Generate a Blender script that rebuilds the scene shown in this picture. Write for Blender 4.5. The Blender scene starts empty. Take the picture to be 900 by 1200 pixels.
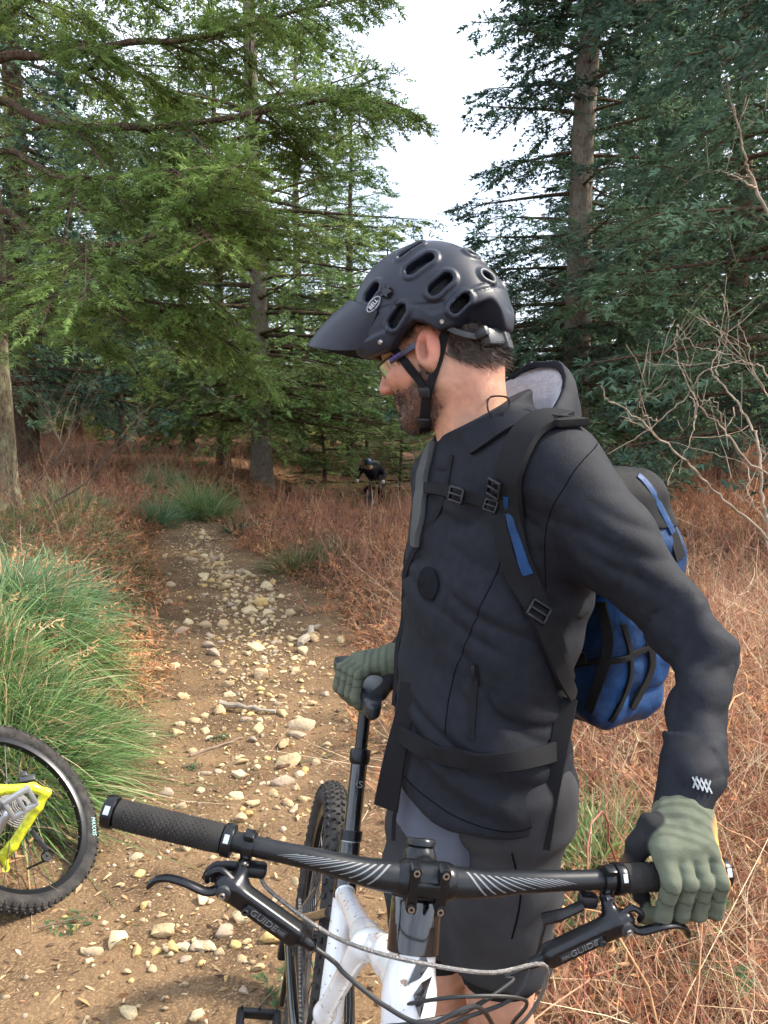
import bpy, bmesh, math, random
import numpy as np
from mathutils import Vector, Matrix, Quaternion

# ------------------------------------------------------------------ camera, sky, sun, exposure
SC = bpy.context.scene
COL = SC.collection
CAM_H, PITCH, FPX = 1.55, math.radians(7.0), 967.0
cam_d = bpy.data.cameras.new('camera')
cam_d.sensor_fit = 'VERTICAL'; cam_d.sensor_height = 36.0; cam_d.sensor_width = 27.0
cam_d.lens = FPX / 1200.0 * 36.0
cam_d.clip_start = 0.02; cam_d.clip_end = 600.0
cam = bpy.data.objects.new('camera', cam_d); COL.objects.link(cam)
cam.location = (0, 0, CAM_H); cam.rotation_euler = (math.pi/2 - PITCH, 0, 0)
SC.camera = cam

SUN_EL, SUN_AZ = math.radians(44), math.radians(82)      # azimuth measured from +Y towards +X
w = bpy.data.worlds.new('World'); SC.world = w; w.use_nodes = True
nt = w.node_tree; nt.nodes.clear()
sky = nt.nodes.new('ShaderNodeTexSky'); sky.sky_type = 'NISHITA'; sky.sun_disc = False
sky.sun_elevation = SUN_EL; sky.sun_rotation = SUN_AZ
sky.air_density = 1.0; sky.dust_density = 2.0; sky.ozone_density = 1.0
# thin white cloud sheet over the whole sky
tc = nt.nodes.new('ShaderNodeTexCoord'); nz = nt.nodes.new('ShaderNodeTexNoise')
nz.inputs['Scale'].default_value = 2.2; nz.inputs['Detail'].default_value = 5
nt.links.new(tc.outputs['Generated'], nz.inputs['Vector'])
cr = nt.nodes.new('ShaderNodeMapRange'); cr.inputs['From Min'].default_value = .3; cr.inputs['From Max'].default_value = .62
cr.inputs['To Min'].default_value = .25; cr.inputs['To Max'].default_value = .85
nt.links.new(nz.outputs['Fac'], cr.inputs['Value'])
mixw = nt.nodes.new('ShaderNodeMix'); mixw.data_type = 'RGBA'
nt.links.new(cr.outputs['Result'], mixw.inputs['Factor'])
nt.links.new(sky.outputs['Color'], mixw.inputs['A']); mixw.inputs['B'].default_value = (8.6, 9.4, 10.8, 1)
bg = nt.nodes.new('ShaderNodeBackground'); bg.inputs['Strength'].default_value = 0.12
out = nt.nodes.new('ShaderNodeOutputWorld')
nt.links.new(mixw.outputs['Result'], bg.inputs['Color']); nt.links.new(bg.outputs['Background'], out.inputs['Surface'])

sun_d = bpy.data.lights.new('sun', 'SUN'); sun_d.energy = 4.0; sun_d.angle = math.radians(5); sun_d.color = (1.0, .915, .78)
sun = bpy.data.objects.new('sun', sun_d); COL.objects.link(sun)
sdir = Vector((math.sin(SUN_AZ)*math.cos(SUN_EL), math.cos(SUN_AZ)*math.cos(SUN_EL), math.sin(SUN_EL)))
sun.rotation_euler = sdir.to_track_quat('Z', 'Y').to_euler(); sun.location = (6, -4, 12)

vs = SC.view_settings
vs.view_transform = 'Standard'; vs.look = 'None'; vs.exposure = 1.2; vs.gamma = 1.0; vs.use_curve_mapping = False
SC.render.engine = 'CYCLES'
cy = SC.cycles
cy.max_bounces = 5; cy.diffuse_bounces = 2; cy.glossy_bounces = 2; cy.transmission_bounces = 6; cy.transparent_max_bounces = 8
cy.caustics_reflective = False; cy.caustics_refractive = False
cy.use_adaptive_sampling = True; cy.adaptive_threshold = .03; cy.adaptive_min_samples = 12
cy.use_denoising = True
try: cy.denoiser = 'OPENIMAGEDENOISE'
except Exception: pass

# ------------------------------------------------------------------ helpers
A = np.array
def at(u, v, d):
    """world point seen at picture point (u, v) of the 900x1200 photograph, d metres along the view axis"""
    xc = (u-450)/FPX*d; yc = (600-v)/FPX*d
    c, s = math.cos(PITCH), math.sin(PITCH)
    return A([xc, c*d + s*yc, CAM_H - s*d + c*yc])
def proj(p):
    c, s = math.cos(PITCH), math.sin(PITCH); p = np.asarray(p, float)
    x, y, z = p[..., 0], p[..., 1], p[..., 2]-CAM_H
    d = y*c - z*s; yc = y*s + z*c
    return np.stack([450+x/d*FPX, 600-yc/d*FPX, d], -1)
def nrm(v): 
    v = np.asarray(v, float); return v/np.maximum(np.linalg.norm(v, axis=-1, keepdims=True), 1e-12)
def smooth(a, b, x):
    t = np.clip((x-a)/(b-a), 0, 1); return t*t*(3-2*t)
def _h(ix, iy, iz, seed):
    n = (ix*374761393 + iy*668265263 + iz*2147483647 + seed*974634599) & 0xffffffff
    n = ((n ^ (n >> 13))*1274126177) & 0xffffffff
    return ((n ^ (n >> 16)) & 0xffff)/65535.0
def noise3(p, seed=0):
    p = np.asarray(p, float); f = np.floor(p); i = f.astype(np.int64); t = p-f; t = t*t*(3-2*t)
    r = 0
    for dx in (0, 1):
        for dy in (0, 1):
            for dz in (0, 1):
                wgt = (t[..., 0] if dx else 1-t[..., 0])*(t[..., 1] if dy else 1-t[..., 1])*(t[..., 2] if dz else 1-t[..., 2])
                r = r + wgt*_h(i[..., 0]+dx, i[..., 1]+dy, i[..., 2]+dz, seed)
    return r*2-1
def fbm2(x, y, scale, octv=4, seed=0):
    r = 0; a = 1.; s = 0
    for o in range(octv):
        r = r + a*noise3(np.stack([np.asarray(x)*scale, np.asarray(y)*scale, np.zeros_like(x)+.37*o], -1), seed+o); s += a
        a *= .5; scale *= 2.03
    return r/s

def link(o, parent=None):
    COL.objects.link(o)
    if parent is not None: o.parent = parent
    return o
def tag(o, label=None, cat=None, group=None, kind=None):
    if label: o['label'] = label
    if cat: o['category'] = cat
    if group: o['group'] = group
    if kind: o['kind'] = kind
    return o
def empty(name, loc=(0, 0, 0), label=None, cat=None, group=None, rot=None):
    o = bpy.data.objects.new(name, None); o.empty_display_size = .1; COL.objects.link(o)
    o.location = [float(c) for c in loc]
    if rot is not None: o.rotation_euler = rot
    return tag(o, label, cat, group)
def meshdata(name, V, F, smooth_=True, colors=None):
    """F: (n,3)/(n,4) array or list of index lists"""
    V = np.asarray(V, np.float32); me = bpy.data.meshes.new(name)
    if isinstance(F, np.ndarray):
        n, k = F.shape
        me.vertices.add(len(V)); me.vertices.foreach_set('co', V.ravel())
        me.loops.add(n*k); me.loops.foreach_set('vertex_index', F.astype(np.int32).ravel())
        me.polygons.add(n); me.polygons.foreach_set('loop_start', np.arange(n, dtype=np.int32)*k)
        me.polygons.foreach_set('loop_total', np.full(n, k, np.int32))
        me.update(calc_edges=True); me.validate()
    else:
        me.from_pydata(V.tolist(), [], [list(map(int, f)) for f in F]); me.update()
    if smooth_:
        me.polygons.foreach_set('use_smooth', np.ones(len(me.polygons), bool))
        if len(me.polygons) < 6000: me.set_sharp_from_angle(angle=math.radians(42))
    if colors is not None:
        c = np.ones((len(V), 4), np.float32); c[:, :3] = colors
        at_ = me.color_attributes.new('tint', 'FLOAT_COLOR', 'POINT'); at_.data.foreach_set('color', c.ravel())
    return me
def base_of(parent):
    b = np.zeros(3); p = parent
    while p is not None: b = b + A(p.location); p = p.parent
    return b
def obj(name, V, F, mat, parent=None, smooth_=True, colors=None, world=True, kind=None):
    """one mesh object; world=True: V in world coordinates (parents carry only translations)"""
    V = np.asarray(V, float)
    if world and parent is not None: V = V - base_of(parent)
    o = bpy.data.objects.new(name, meshdata(name, V, F, smooth_, colors))
    o.data.materials.append(mat); link(o, parent)
    if kind: o['kind'] = kind
    return o
def cat_mesh(parts):
    Vs, Fs, n = [], [], 0
    for V, F in parts:
        V = np.asarray(V, float); Vs.append(V); F = np.asarray(F)
        if F.shape[1] == 3: F = np.concatenate([F, F[:, 2:3]], 1)
        Fs.append(F+n); n += len(V)
    F = np.concatenate(Fs); V = np.concatenate(Vs)
    return V, [([a, b, c] if c == d else [a, b, c, d]) for a, b, c, d in F.tolist()]

# ---- node materials
def mat(name, color=(.5, .5, .5), rough=.6, metal=0., var=0., vscale=20., bump=0., bscale=60., spec=.5, attr=False,
        trans=0., dark=None, coat=0., sheen=0., detail=4., coord='Object'):
    m = bpy.data.materials.new(name); m.use_nodes = True; n = m.node_tree; n.nodes.clear()
    o = n.nodes.new('ShaderNodeOutputMaterial'); b = n.nodes.new('ShaderNodeBsdfPrincipled')
    b.inputs['Roughness'].default_value = rough; b.inputs['Metallic'].default_value = metal
    b.inputs['Specular IOR Level'].default_value = spec
    if coat: b.inputs['Coat Weight'].default_value = coat; b.inputs['Coat Roughness'].default_value = .08
    if sheen: b.inputs['Sheen Weight'].default_value = sheen
    t = n.nodes.new('ShaderNodeTexCoord'); src = None
    if attr:
        a = n.nodes.new('ShaderNodeAttribute'); a.attribute_name = 'tint'; src = a.outputs['Color']
    if var or dark is not None:
        z = n.nodes.new('ShaderNodeTexNoise'); z.inputs['Scale'].default_value = vscale; z.inputs['Detail'].default_value = detail
        n.links.new(t.outputs[coord], z.inputs['Vector'])
        mr = n.nodes.new('ShaderNodeMapRange'); mr.inputs['From Min'].default_value = .32; mr.inputs['From Max'].default_value = .68
        n.links.new(z.outputs['Fac'], mr.inputs['Value'])
        mx = n.nodes.new('ShaderNodeMix'); mx.data_type = 'RGBA'
        n.links.new(mr.outputs['Result'], mx.inputs['Factor'])
        if attr:
            mu = n.nodes.new('ShaderNodeMix'); mu.data_type = 'RGBA'; mu.blend_type = 'MULTIPLY'; mu.inputs['Factor'].default_value = 1
            n.links.new(src, mu.inputs['A']); k = 1-var; mu.inputs['B'].default_value = (k, k, k, 1)
            n.links.new(src, mx.inputs['B']); n.links.new(mu.outputs['Result'], mx.inputs['A'])
        else:
            d = dark if dark is not None else tuple(c*(1-var) for c in color)
            mx.inputs['A'].default_value = (*d, 1); mx.inputs['B'].default_value = (*[min(1, c*(1+var*.4)) for c in color], 1)
        src = mx.outputs['Result']
    if src is not None: n.links.new(src, b.inputs['Base Color'])
    else: b.inputs['Base Color'].default_value = (*color, 1)
    if bump:
        z2 = n.nodes.new('ShaderNodeTexNoise'); z2.inputs['Scale'].default_value = bscale; z2.inputs['Detail'].default_value = 4
        n.links.new(t.outputs[coord], z2.inputs['Vector'])
        bp = n.nodes.new('ShaderNodeBump'); bp.inputs['Strength'].default_value = bump; bp.inputs['Distance'].default_value = .01
        n.links.new(z2.outputs['Fac'], bp.inputs['Height']); n.links.new(bp.outputs['Normal'], b.inputs['Normal'])
    sh = b.outputs['BSDF']
    if trans:
        tr = n.nodes.new('ShaderNodeBsdfTranslucent')
        if src is not None: n.links.new(src, tr.inputs['Color'])
        else: tr.inputs['Color'].default_value = (*color, 1)
        ms = n.nodes.new('ShaderNodeMixShader'); ms.inputs['Fac'].default_value = trans
        n.links.new(sh, ms.inputs[1]); n.links.new(tr.outputs['BSDF'], ms.inputs[2]); sh = ms.outputs['Shader']
    n.links.new(sh, o.inputs['Surface'])
    return m

# ---- shape builders (return V, F)
def ribbons(P, W, side, colors=None):
    """P (N,K,3) centre lines, W (N,) or (N,K) half widths, side (N,3): flat tapering strips"""
    P = np.asarray(P, float); N, K, _ = P.shape
    W = np.asarray(W, float); W = W[:, None]*np.ones((1, K)) if W.ndim == 1 else W
    off = side[:, None, :]*W[..., None]
    V = np.stack([P-off, P+off], 2).reshape(-1, 3)
    b = (np.arange(N)[:, None]*K + np.arange(K-1)[None])*2
    F = np.stack([b, b+1, b+3, b+2], -1).reshape(-1, 4)
    C = None if colors is None else np.repeat(np.asarray(colors), K*2, 0)
    return V, F, C
def tube(P, R, n=8, caps=True, squash=None, up=None):
    P = np.asarray(P, float); K = len(P); R = np.asarray(R, float)*np.ones(K)
    T = nrm(np.gradient(P, axis=0)); 
    u = A(up, float) if up is not None else (A([0, 0, 1.]) if abs(T[0][2]) < .9 else A([1., 0, 0]))
    X = []; 
    x = nrm(np.cross(u, T[0]))
    for k in range(K):
        x = nrm(x - T[k]*np.dot(x, T[k])); X.append(x)
    X = A(X); Y = np.cross(T, X)
    a = np.arange(n)/n*2*math.pi
    sx, sy = (1, 1) if squash is None else squash
    ring = X[:, None]*np.cos(a)[None, :, None]*sx + Y[:, None]*np.sin(a)[None, :, None]*sy
    V = (P[:, None]+ring*R[:, None, None]).reshape(-1, 3)
    k = np.arange(K-1)[:, None]*n; j = np.arange(n)[None]; j2 = (j+1) % n
    F = np.stack([k+j, k+j2, k+n+j2, k+n+j], -1).reshape(-1, 4)
    if caps:
        V = np.concatenate([V, P[:1], P[-1:]]); c0, c1 = K*n, K*n+1; q = np.arange(n); q2 = (q+1) % n
        F = np.concatenate([F, np.stack([q2, q, q*0+c0, q*0+c0], -1), np.stack([(K-1)*n+q, (K-1)*n+q2, q*0+c1, q*0+c1], -1)])
    return V, F
def fixF(F):
    F = np.asarray(F)
    if F.shape[1] == 3 or not (F[:, 2] == F[:, 3]).any(): return F
    return [([a, b, c] if c == d else [a, b, c, d]) for a, b, c, d in F.tolist()]
def spline(P, n):
    """Catmull-Rom through P"""
    P = np.asarray(P, float); Q = np.concatenate([2*P[:1]-P[1:2], P, 2*P[-1:]-P[-2:-1]]); m = len(P)-1
    t = np.linspace(0, m-1e-9, n); i = t.astype(int); t = (t-i)[:, None]
    p0, p1, p2, p3 = Q[i], Q[i+1], Q[i+2], Q[i+3]
    return .5*((2*p1)+(-p0+p2)*t+(2*p0-5*p1+4*p2-p3)*t*t+(-p0+3*p1-3*p2+p3)*t**3)
def lathe(prof, n=24, axis_p=(0, 0, 0), axis_d=(0, 0, 1)):
    """prof: list of (r, h) along axis"""
    d = nrm(A(axis_d, float)); u = nrm(np.cross(d, A([.31, .87, .4]))); v = np.cross(d, u); a = np.arange(n)/n*2*math.pi
    ring = u*np.cos(a)[:, None]+v*np.sin(a)[:, None]
    V = np.concatenate([A(axis_p)+d*h+ring*r for r, h in prof]); K = len(prof)
    k = np.arange(K-1)[:, None]*n; j = np.arange(n)[None]; j2 = (j+1) % n
    F = np.stack([k+j, k+j2, k+n+j2, k+n+j], -1).reshape(-1, 4)
    return V, F
def box(c, size, R=None, bev=.0):
    """box with optional rotation; bevel through bmesh"""
    bm = bmesh.new(); bmesh.ops.create_cube(bm, size=1.0)
    bmesh.ops.scale(bm, vec=Vector(size), verts=bm.verts)
    if bev: bmesh.ops.bevel(bm, geom=list(bm.edges), offset=bev, segments=2, affect='EDGES', profile=.5)
    V = A([v.co[:] for v in bm.verts]); F = [[v.index for v in f.verts] for f in bm.faces]; bm.free()
    if R is not None: V = V @ np.asarray(R).T
    return V+A(c, float), F
def axes_R(x, y=None, z=None):
    """matrix with columns x, y, z from x and a hint y"""
    x = nrm(A(x, float)); y = A(y, float); y = nrm(y-x*np.dot(x, y)); return np.stack([x, y, np.cross(x, y)], 1)
def join(parts):
    """join (V, F) with F lists or arrays into one (V, list)"""
    Vs, Fs, n = [], [], 0
    for V, F in parts:
        Vs.append(np.asarray(V, float)); F = fixF(F) if isinstance(F, np.ndarray) else F
        for f in (F.tolist() if isinstance(F, np.ndarray) else F): Fs.append([int(i)+n for i in f])
        n += len(V)
    return np.concatenate(Vs), Fs

# ---- implicit surfaces: naive surface nets over a sampled distance field
def sdf_mesh(f, lo, hi, res):
    lo = A(lo, float); hi = A(hi, float); n = np.ceil((hi-lo)/res).astype(int)+1
    ax = [lo[i]+np.arange(n[i])*res for i in range(3)]
    D = np.empty(n, np.float32)
    bs = 10; nb = -(-n//bs)                                   # blocks far from the surface are filled with their centre value
    cen = np.stack(np.meshgrid(*[lo[i]+(np.arange(nb[i])*bs+bs/2)*res for i in range(3)], indexing='ij'), -1).reshape(-1, 3)
    dc = np.concatenate([f(cen[k:k+200000]) for k in range(0, len(cen), 200000)]).reshape(nb)
    D[...] = np.repeat(np.repeat(np.repeat(dc, bs, 0), bs, 1), bs, 2)[:n[0], :n[1], :n[2]]
    todo = np.argwhere(np.abs(dc) < bs*res*.87*1.35+.012); o3 = np.stack(np.meshgrid(*[np.arange(bs)]*3, indexing='ij'), -1).reshape(-1, 3)
    for k in range(0, len(todo), 300):
        ii = (todo[k:k+300, None]*bs+o3[None]).reshape(-1, 3); ii = ii[(ii < n).all(1)]
        D[ii[:, 0], ii[:, 1], ii[:, 2]] = f(lo+ii*res)
    s = D < 0
    c = np.zeros(tuple(n-1), np.int8)
    for dx in (0, 1):
        for dy in (0, 1):
            for dz in (0, 1): c += s[dx:n[0]-1+dx, dy:n[1]-1+dy, dz:n[2]-1+dz]
    act = (c > 0) & (c < 8); idx = -np.ones(act.shape, np.int64); ijk = np.argwhere(act); idx[act] = np.arange(len(ijk))
    acc = np.zeros((len(ijk), 3)); cnt = np.zeros(len(ijk))
    for a in range(3):
        b, e = (a+1) % 3, (a+2) % 3
        for ob in (0, 1):
            for oe in (0, 1):
                o0 = np.zeros(3, int); o0[b] = ob; o0[e] = oe; o1 = o0.copy(); o1[a] = 1
                p0 = ijk+o0; p1 = ijk+o1
                d0 = D[p0[:, 0], p0[:, 1], p0[:, 2]]; d1 = D[p1[:, 0], p1[:, 1], p1[:, 2]]
                m = (d0 < 0) != (d1 < 0); t = np.where(m, d0/np.where(m, d0-d1, 1), 0)
                pt = o0[None]+np.zeros((len(ijk), 1)); pt = pt.astype(float); pt[:, a] = t
                acc[m] += pt[m]; cnt[m] += 1
    V = lo+(ijk+acc/cnt[:, None])*res
    Fs = []
    for a in range(3):
        b, e = (a+1) % 3, (a+2) % 3
        sl0 = [slice(None)]*3; sl1 = [slice(None)]*3; sl0[a] = slice(0, -1); sl1[a] = slice(1, None)
        cross = s[tuple(sl0)] != s[tuple(sl1)]; q = np.argwhere(cross)
        q = q[(q[:, b] > 0) & (q[:, e] > 0) & (q[:, b] < n[b]-1) & (q[:, e] < n[e]-1)]
        flip = ~s[q[:, 0], q[:, 1], q[:, 2]]
        def cell(ob, oe):
            r = q.copy(); r[:, b] -= ob; r[:, e] -= oe; return idx[r[:, 0], r[:, 1], r[:, 2]]
        f4 = np.stack([cell(1, 1), cell(0, 1), cell(0, 0), cell(1, 0)], -1)
        f4[flip] = f4[flip][:, ::-1]; Fs.append(f4)
    F = np.concatenate(Fs); F = F[(F >= 0).all(1)]
    return V, F
def smin(a, b, k):
    h = np.clip(.5+.5*(b-a)/k, 0, 1); return b+(a-b)*h-k*h*(1-h)
def smax(a, b, k): return -smin(-a, -b, k)
def s_caps(p, a, b, r1, r2=None):
    r2 = r1 if r2 is None else r2; a = A(a, float); b = A(b, float); ab = b-a
    t = np.clip(((p-a)@ab)/np.dot(ab, ab), 0, 1)
    return np.linalg.norm(p-a-t[:, None]*ab, axis=1)-(r1+(r2-r1)*t)
def s_chain(p, pts, rs, k=.02):
    d = None
    for i in range(len(pts)-1):
        e = s_caps(p, pts[i], pts[i+1], rs[i], rs[i+1]); d = e if d is None else smin(d, e, k)
    return d
def s_ell(p, c, r, R=None):
    q = p-A(c, float)
    if R is not None: q = q @ np.asarray(R)
    r = A(r, float); k0 = np.linalg.norm(q/r, axis=1); k1 = np.linalg.norm(q/(r*r), axis=1)
    return k0*(k0-1)/np.maximum(k1, 1e-9)
def s_box(p, c, h, rad=.01, R=None):
    q = p-A(c, float)
    if R is not None: q = q @ np.asarray(R)
    q = np.abs(q)-(A(h, float)-rad)
    return np.linalg.norm(np.maximum(q, 0), axis=1)+np.minimum(q.max(1), 0)-rad
def grad(f, p, e=.002):
    p = np.asarray(p, float); g = np.stack([f(p+A(v)*e)-f(p-A(v)*e) for v in ((1, 0, 0), (0, 1, 0), (0, 0, 1))], -1); return nrm(g)
def hit(f, u, v, t0=.3, t1=3.):
    """first point of the implicit body met by the sight line through picture point (u, v)"""
    o = A([0, 0, CAM_H]); dr = at(u, v, 1.)-o; t = t0
    for _ in range(120):
        p = o+dr*t; d = float(f(p[None])[0])
        if d < 4e-4: return p
        t += max(d*.7, 3e-4)
        if t > t1: break
    return None
def strap(path, nrmls, width, thick, side_hint=None):
    """flat webbing along path lying on a body with the given normals"""
    P = np.asarray(path, float); N = nrm(nrmls); T = nrm(np.gradient(P, axis=0)); S = nrm(np.cross(N, T)); N = np.cross(T, S)
    w = np.asarray(width, float)*np.ones(len(P))*.5
    prof = [(-1, 0), (-.92, 1), (0, 1.12), (.92, 1), (1, 0), (.9, -.35), (-.9, -.35)]
    V = np.stack([P+S*(w*a)[:, None]+N*(thick*b) for a, b in prof], 1).reshape(-1, 3)
    n = len(prof); K = len(P); k = np.arange(K-1)[:, None]*n; j = np.arange(n)[None]; j2 = (j+1) % n
    F = np.stack([k+j, k+j2, k+n+j2, k+n+j], -1).reshape(-1, 4)[:, ::-1].tolist()
    F.append(list(range(n))); F.append(list(range((K-1)*n, K*n))[::-1])
    return V, F
def text_mesh(body, size, extrude=.0004, shear=0.):
    cu = bpy.data.curves.new('lettering', 'FONT'); cu.body = body; cu.size = size; cu.extrude = extrude; cu.shear = shear
    cu.align_x = 'CENTER'; cu.align_y = 'CENTER'
    o = bpy.data.objects.new('lettering', cu); me = o.to_mesh()
    V = A([v.co[:] for v in me.vertices]); F = [list(p.vertices) for p in me.polygons]
    o.to_mesh_clear(); bpy.data.objects.remove(o); bpy.data.curves.remove(cu)
    return V, F
RNG = np.random.default_rng(7)
# ------------------------------------------------------------------ terrain
_cy = A([-4, 0, 2, 3.6, 5, 7, 10, 12.3, 13.8, 16, 20, 26.]); _cx = A([-.4, -.42, -.5, -.62, -.78, -1.25, -2.32, -2.85, -2.7, -1.8, -.25, 1.5])
_cw = A([1.1, 1.0, .85, .66, .68, .72, .54, .42, .40, .45, .45, .45])
def trail_x(y): return np.interp(y, _cy, _cx)
def trail_w(y): return np.interp(y, _cy, _cw)
def gz(x, y):
    x = np.asarray(x, float); y = np.asarray(y, float)
    s = np.maximum(y-4, 0); z = -.95*np.exp(-((x+.3)/2.6)**2-((y-20)/4.6)**2)+ -.019*np.minimum(s, 18)+.012*np.maximum(y-24, 0)
    z = z+.42*smooth(9, 19, y)*smooth(-1.0, -3.6, x)+.30*smooth(7, 17, y)*smooth(1.0, 3.0, x)
    e = x-trail_x(y); wd = trail_w(y)
    lb = smooth(0, .6, -e-wd)*.50*smooth(1.6, 3.2, y)*(1-.6*smooth(9, 14, y))
    rb = smooth(0, .9, e-wd)*.20*smooth(2.0, 4.0, y)
    z = z+lb+rb+.10*smooth(3, 8, -e-wd)*smooth(3, 8, y)
    z = z+fbm2(x, y, .35, 3, 3)*.12*smooth(.2, 1.5, np.abs(e)-wd)*smooth(2, 5, y)
    return z + fbm2(x, y, 2.2, 3, 9)*.012
def trail_edge(x, y): return np.abs(x-trail_x(y))-trail_w(y)-.18*fbm2(x, y, 1.6, 3, 21)

def warp(lo, hi, fine_lo, fine_hi, fs, growth=1.12):
    c = list(np.arange(fine_lo, fine_hi+1e-6, fs)); st = fs; a = c[-1]
    while a < hi: st *= growth; a += st; c.append(min(a, hi))
    st = fs; a = c[0]; pre = []
    while a > lo: st *= growth; a -= st; pre.append(max(a, lo))
    return A(pre[::-1]+c)
gx = warp(-140, 140, -3.5, 3.5, .09); gy = warp(-20, 220, .2, 12, .10)
GX, GY = np.meshgrid(gx, gy); inside = smooth(.02, -.12, trail_edge(GX, GY))*(GY < 24)
GZ = gz(GX, GY)-.06*inside+fbm2(GX, GY, 7, 2, 5)*.012
def gridF(r, c):
    i = np.arange(r-1)[:, None]*c+np.arange(c-1)[None]; return np.stack([i, i+1, i+c+1, i+c], -1).reshape(-1, 4)
def soil_mat(name, c1, c2, c3, sc):
    m = mat(name, c1, .95, var=.45, vscale=sc, bump=.9, bscale=55, spec=.15, dark=c2, detail=8, coord='Object')
    n = m.node_tree; b = [q for q in n.nodes if q.type == 'BSDF_PRINCIPLED'][0]
    src = b.inputs['Base Color'].links[0].from_socket
    z = n.nodes.new('ShaderNodeTexNoise'); z.inputs['Scale'].default_value = 130; z.inputs['Detail'].default_value = 6
    t = [q for q in n.nodes if q.type == 'TEX_COORD'][0]; n.links.new(t.outputs['Object'], z.inputs['Vector'])
    r = n.nodes.new('ShaderNodeMapRange'); r.inputs['From Min'].default_value = .5; r.inputs['From Max'].default_value = .7
    n.links.new(z.outputs['Fac'], r.inputs['Value'])
    mx = n.nodes.new('ShaderNodeMix'); mx.data_type = 'RGBA'; n.links.new(r.outputs['Result'], mx.inputs['Factor'])
    n.links.new(src, mx.inputs['A']); mx.inputs['B'].default_value = (*c3, 1)
    n.links.new(mx.outputs['Result'], b.inputs['Base Color'])
    return m
M_litter = soil_mat('forest litter soil', (.13, .07, .037), (.04, .024, .016), (.24, .13, .06), 6)
M_soil = soil_mat('trail soil', (.165, .104, .056), (.070, .044, .026), (.27, .18, .10), 3.2)
ground = obj('ground', np.stack([GX, GY, GZ], -1).reshape(-1, 3), gridF(*GX.shape), M_litter); tag(ground, kind='structure')

ty = np.arange(-1, 22, .035); tu = np.linspace(-1, 1, 49)
TY, TU = np.meshgrid(ty, tu, indexing='ij')
TX = trail_x(TY)+TU*(trail_w(TY)+.12+.16*fbm2(TY, TU*0+np.sign(TU)*3, 1.7, 3, 33))
TZ = gz(TX, TY)+.004+np.abs(fbm2(TX, TY, 9, 3, 12))*.022+fbm2(TX, TY, 1.4, 2, 14)*.02-.03*smooth(.85, 1., np.abs(TU))
trail = obj('trail', np.stack([TX, TY, TZ], -1).reshape(-1, 3), gridF(*TX.shape)[:, ::-1], M_soil); tag(trail, kind='structure')
def tz(x, y): return gz(x, y)+.004+np.abs(fbm2(x, y, 9, 3, 12))*.022+fbm2(x, y, 1.4, 2, 14)*.02
def ground_at(u, v, hh=0.):
    """where the sight line through (u, v) meets the terrain (hh above it)"""
    o = A([0, 0, CAM_H]); d = at(u, v, 1.)-o; t = np.concatenate([np.arange(1, 8, .02), np.arange(8, 60, .1)]); p = o+d*t[:, None]
    k = int(np.argmax(p[:, 2] <= gz(p[:, 0], p[:, 1])+hh)); t = np.linspace(t[max(k-1, 0)], t[k], 21); p = o+d*t[:, None]
    return p[int(np.argmax(p[:, 2] <= gz(p[:, 0], p[:, 1])+hh))]

# ---- stones
def hull_stone(seed, n=18, sub=True):
    r = np.random.default_rng(seed); bm = bmesh.new()
    p = nrm(r.normal(size=(n, 3)))*r.uniform(.7, 1.1, (n, 1))*A([1, r.uniform(.62, .9), r.uniform(.42, .65)])
    for q in p: bm.verts.new(q)
    res = bmesh.ops.convex_hull(bm, input=bm.verts)
    bmesh.ops.delete(bm, geom=list({g for g in res['geom_interior']+res['geom_unused'] if isinstance(g, bmesh.types.BMVert)}), context='VERTS')
    bmesh.ops.bevel(bm, geom=list(bm.edges), offset=.045, segments=1, affect='EDGES')
    bmesh.ops.triangulate(bm, faces=bm.faces)
    bm.verts.index_update()
    V = A([v.co[:] for v in bm.verts]); F = A([[v.index for v in f.verts] for f in bm.faces]); bm.free()
    V = V+.05*np.stack([noise3(V*3+k*9, seed) for k in range(3)], -1)
    return V, F
STCOL = [(.60, .45, .25), (.54, .39, .22), (.66, .53, .32), (.48, .36, .22), (.43, .33, .24), (.62, .43, .18), (.56, .43, .28)]
STM = [mat('sandstone %d' % i, c, .9, var=.35, vscale=9, bump=.5, bscale=30, spec=.2) for i, c in enumerate(STCOL)]
STV = []; STHULL = []
for i in range(12):
    V, F = hull_stone(100+i); STHULL.append((V, F)); me = meshdata('stone', V, F, False); me.materials.append(STM[i % len(STM)]); STV.append(me)
def stone(x, y, r, i, rz, sink=.36):
    o = bpy.data.objects.new('stone', STV[i % 12]); link(o, trail)
    o.location = (x, y, float(tz(x, y))+r*.5*(1-sink*2)); o.rotation_euler = (RNG.normal()*.25, RNG.normal()*.25, rz)
    o.scale = (r, r, r*RNG.uniform(.8, 1.1)); return o
placed = []
def try_stone(x, y, r):
    for (a, b, c) in placed:
        if (a-x)**2+(b-y)**2 < (.8*(r+c))**2: return False
    placed.append((x, y, r)); stone(x, y, r, int(RNG.integers(12)), RNG.uniform(0, 6.3)); return True
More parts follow.
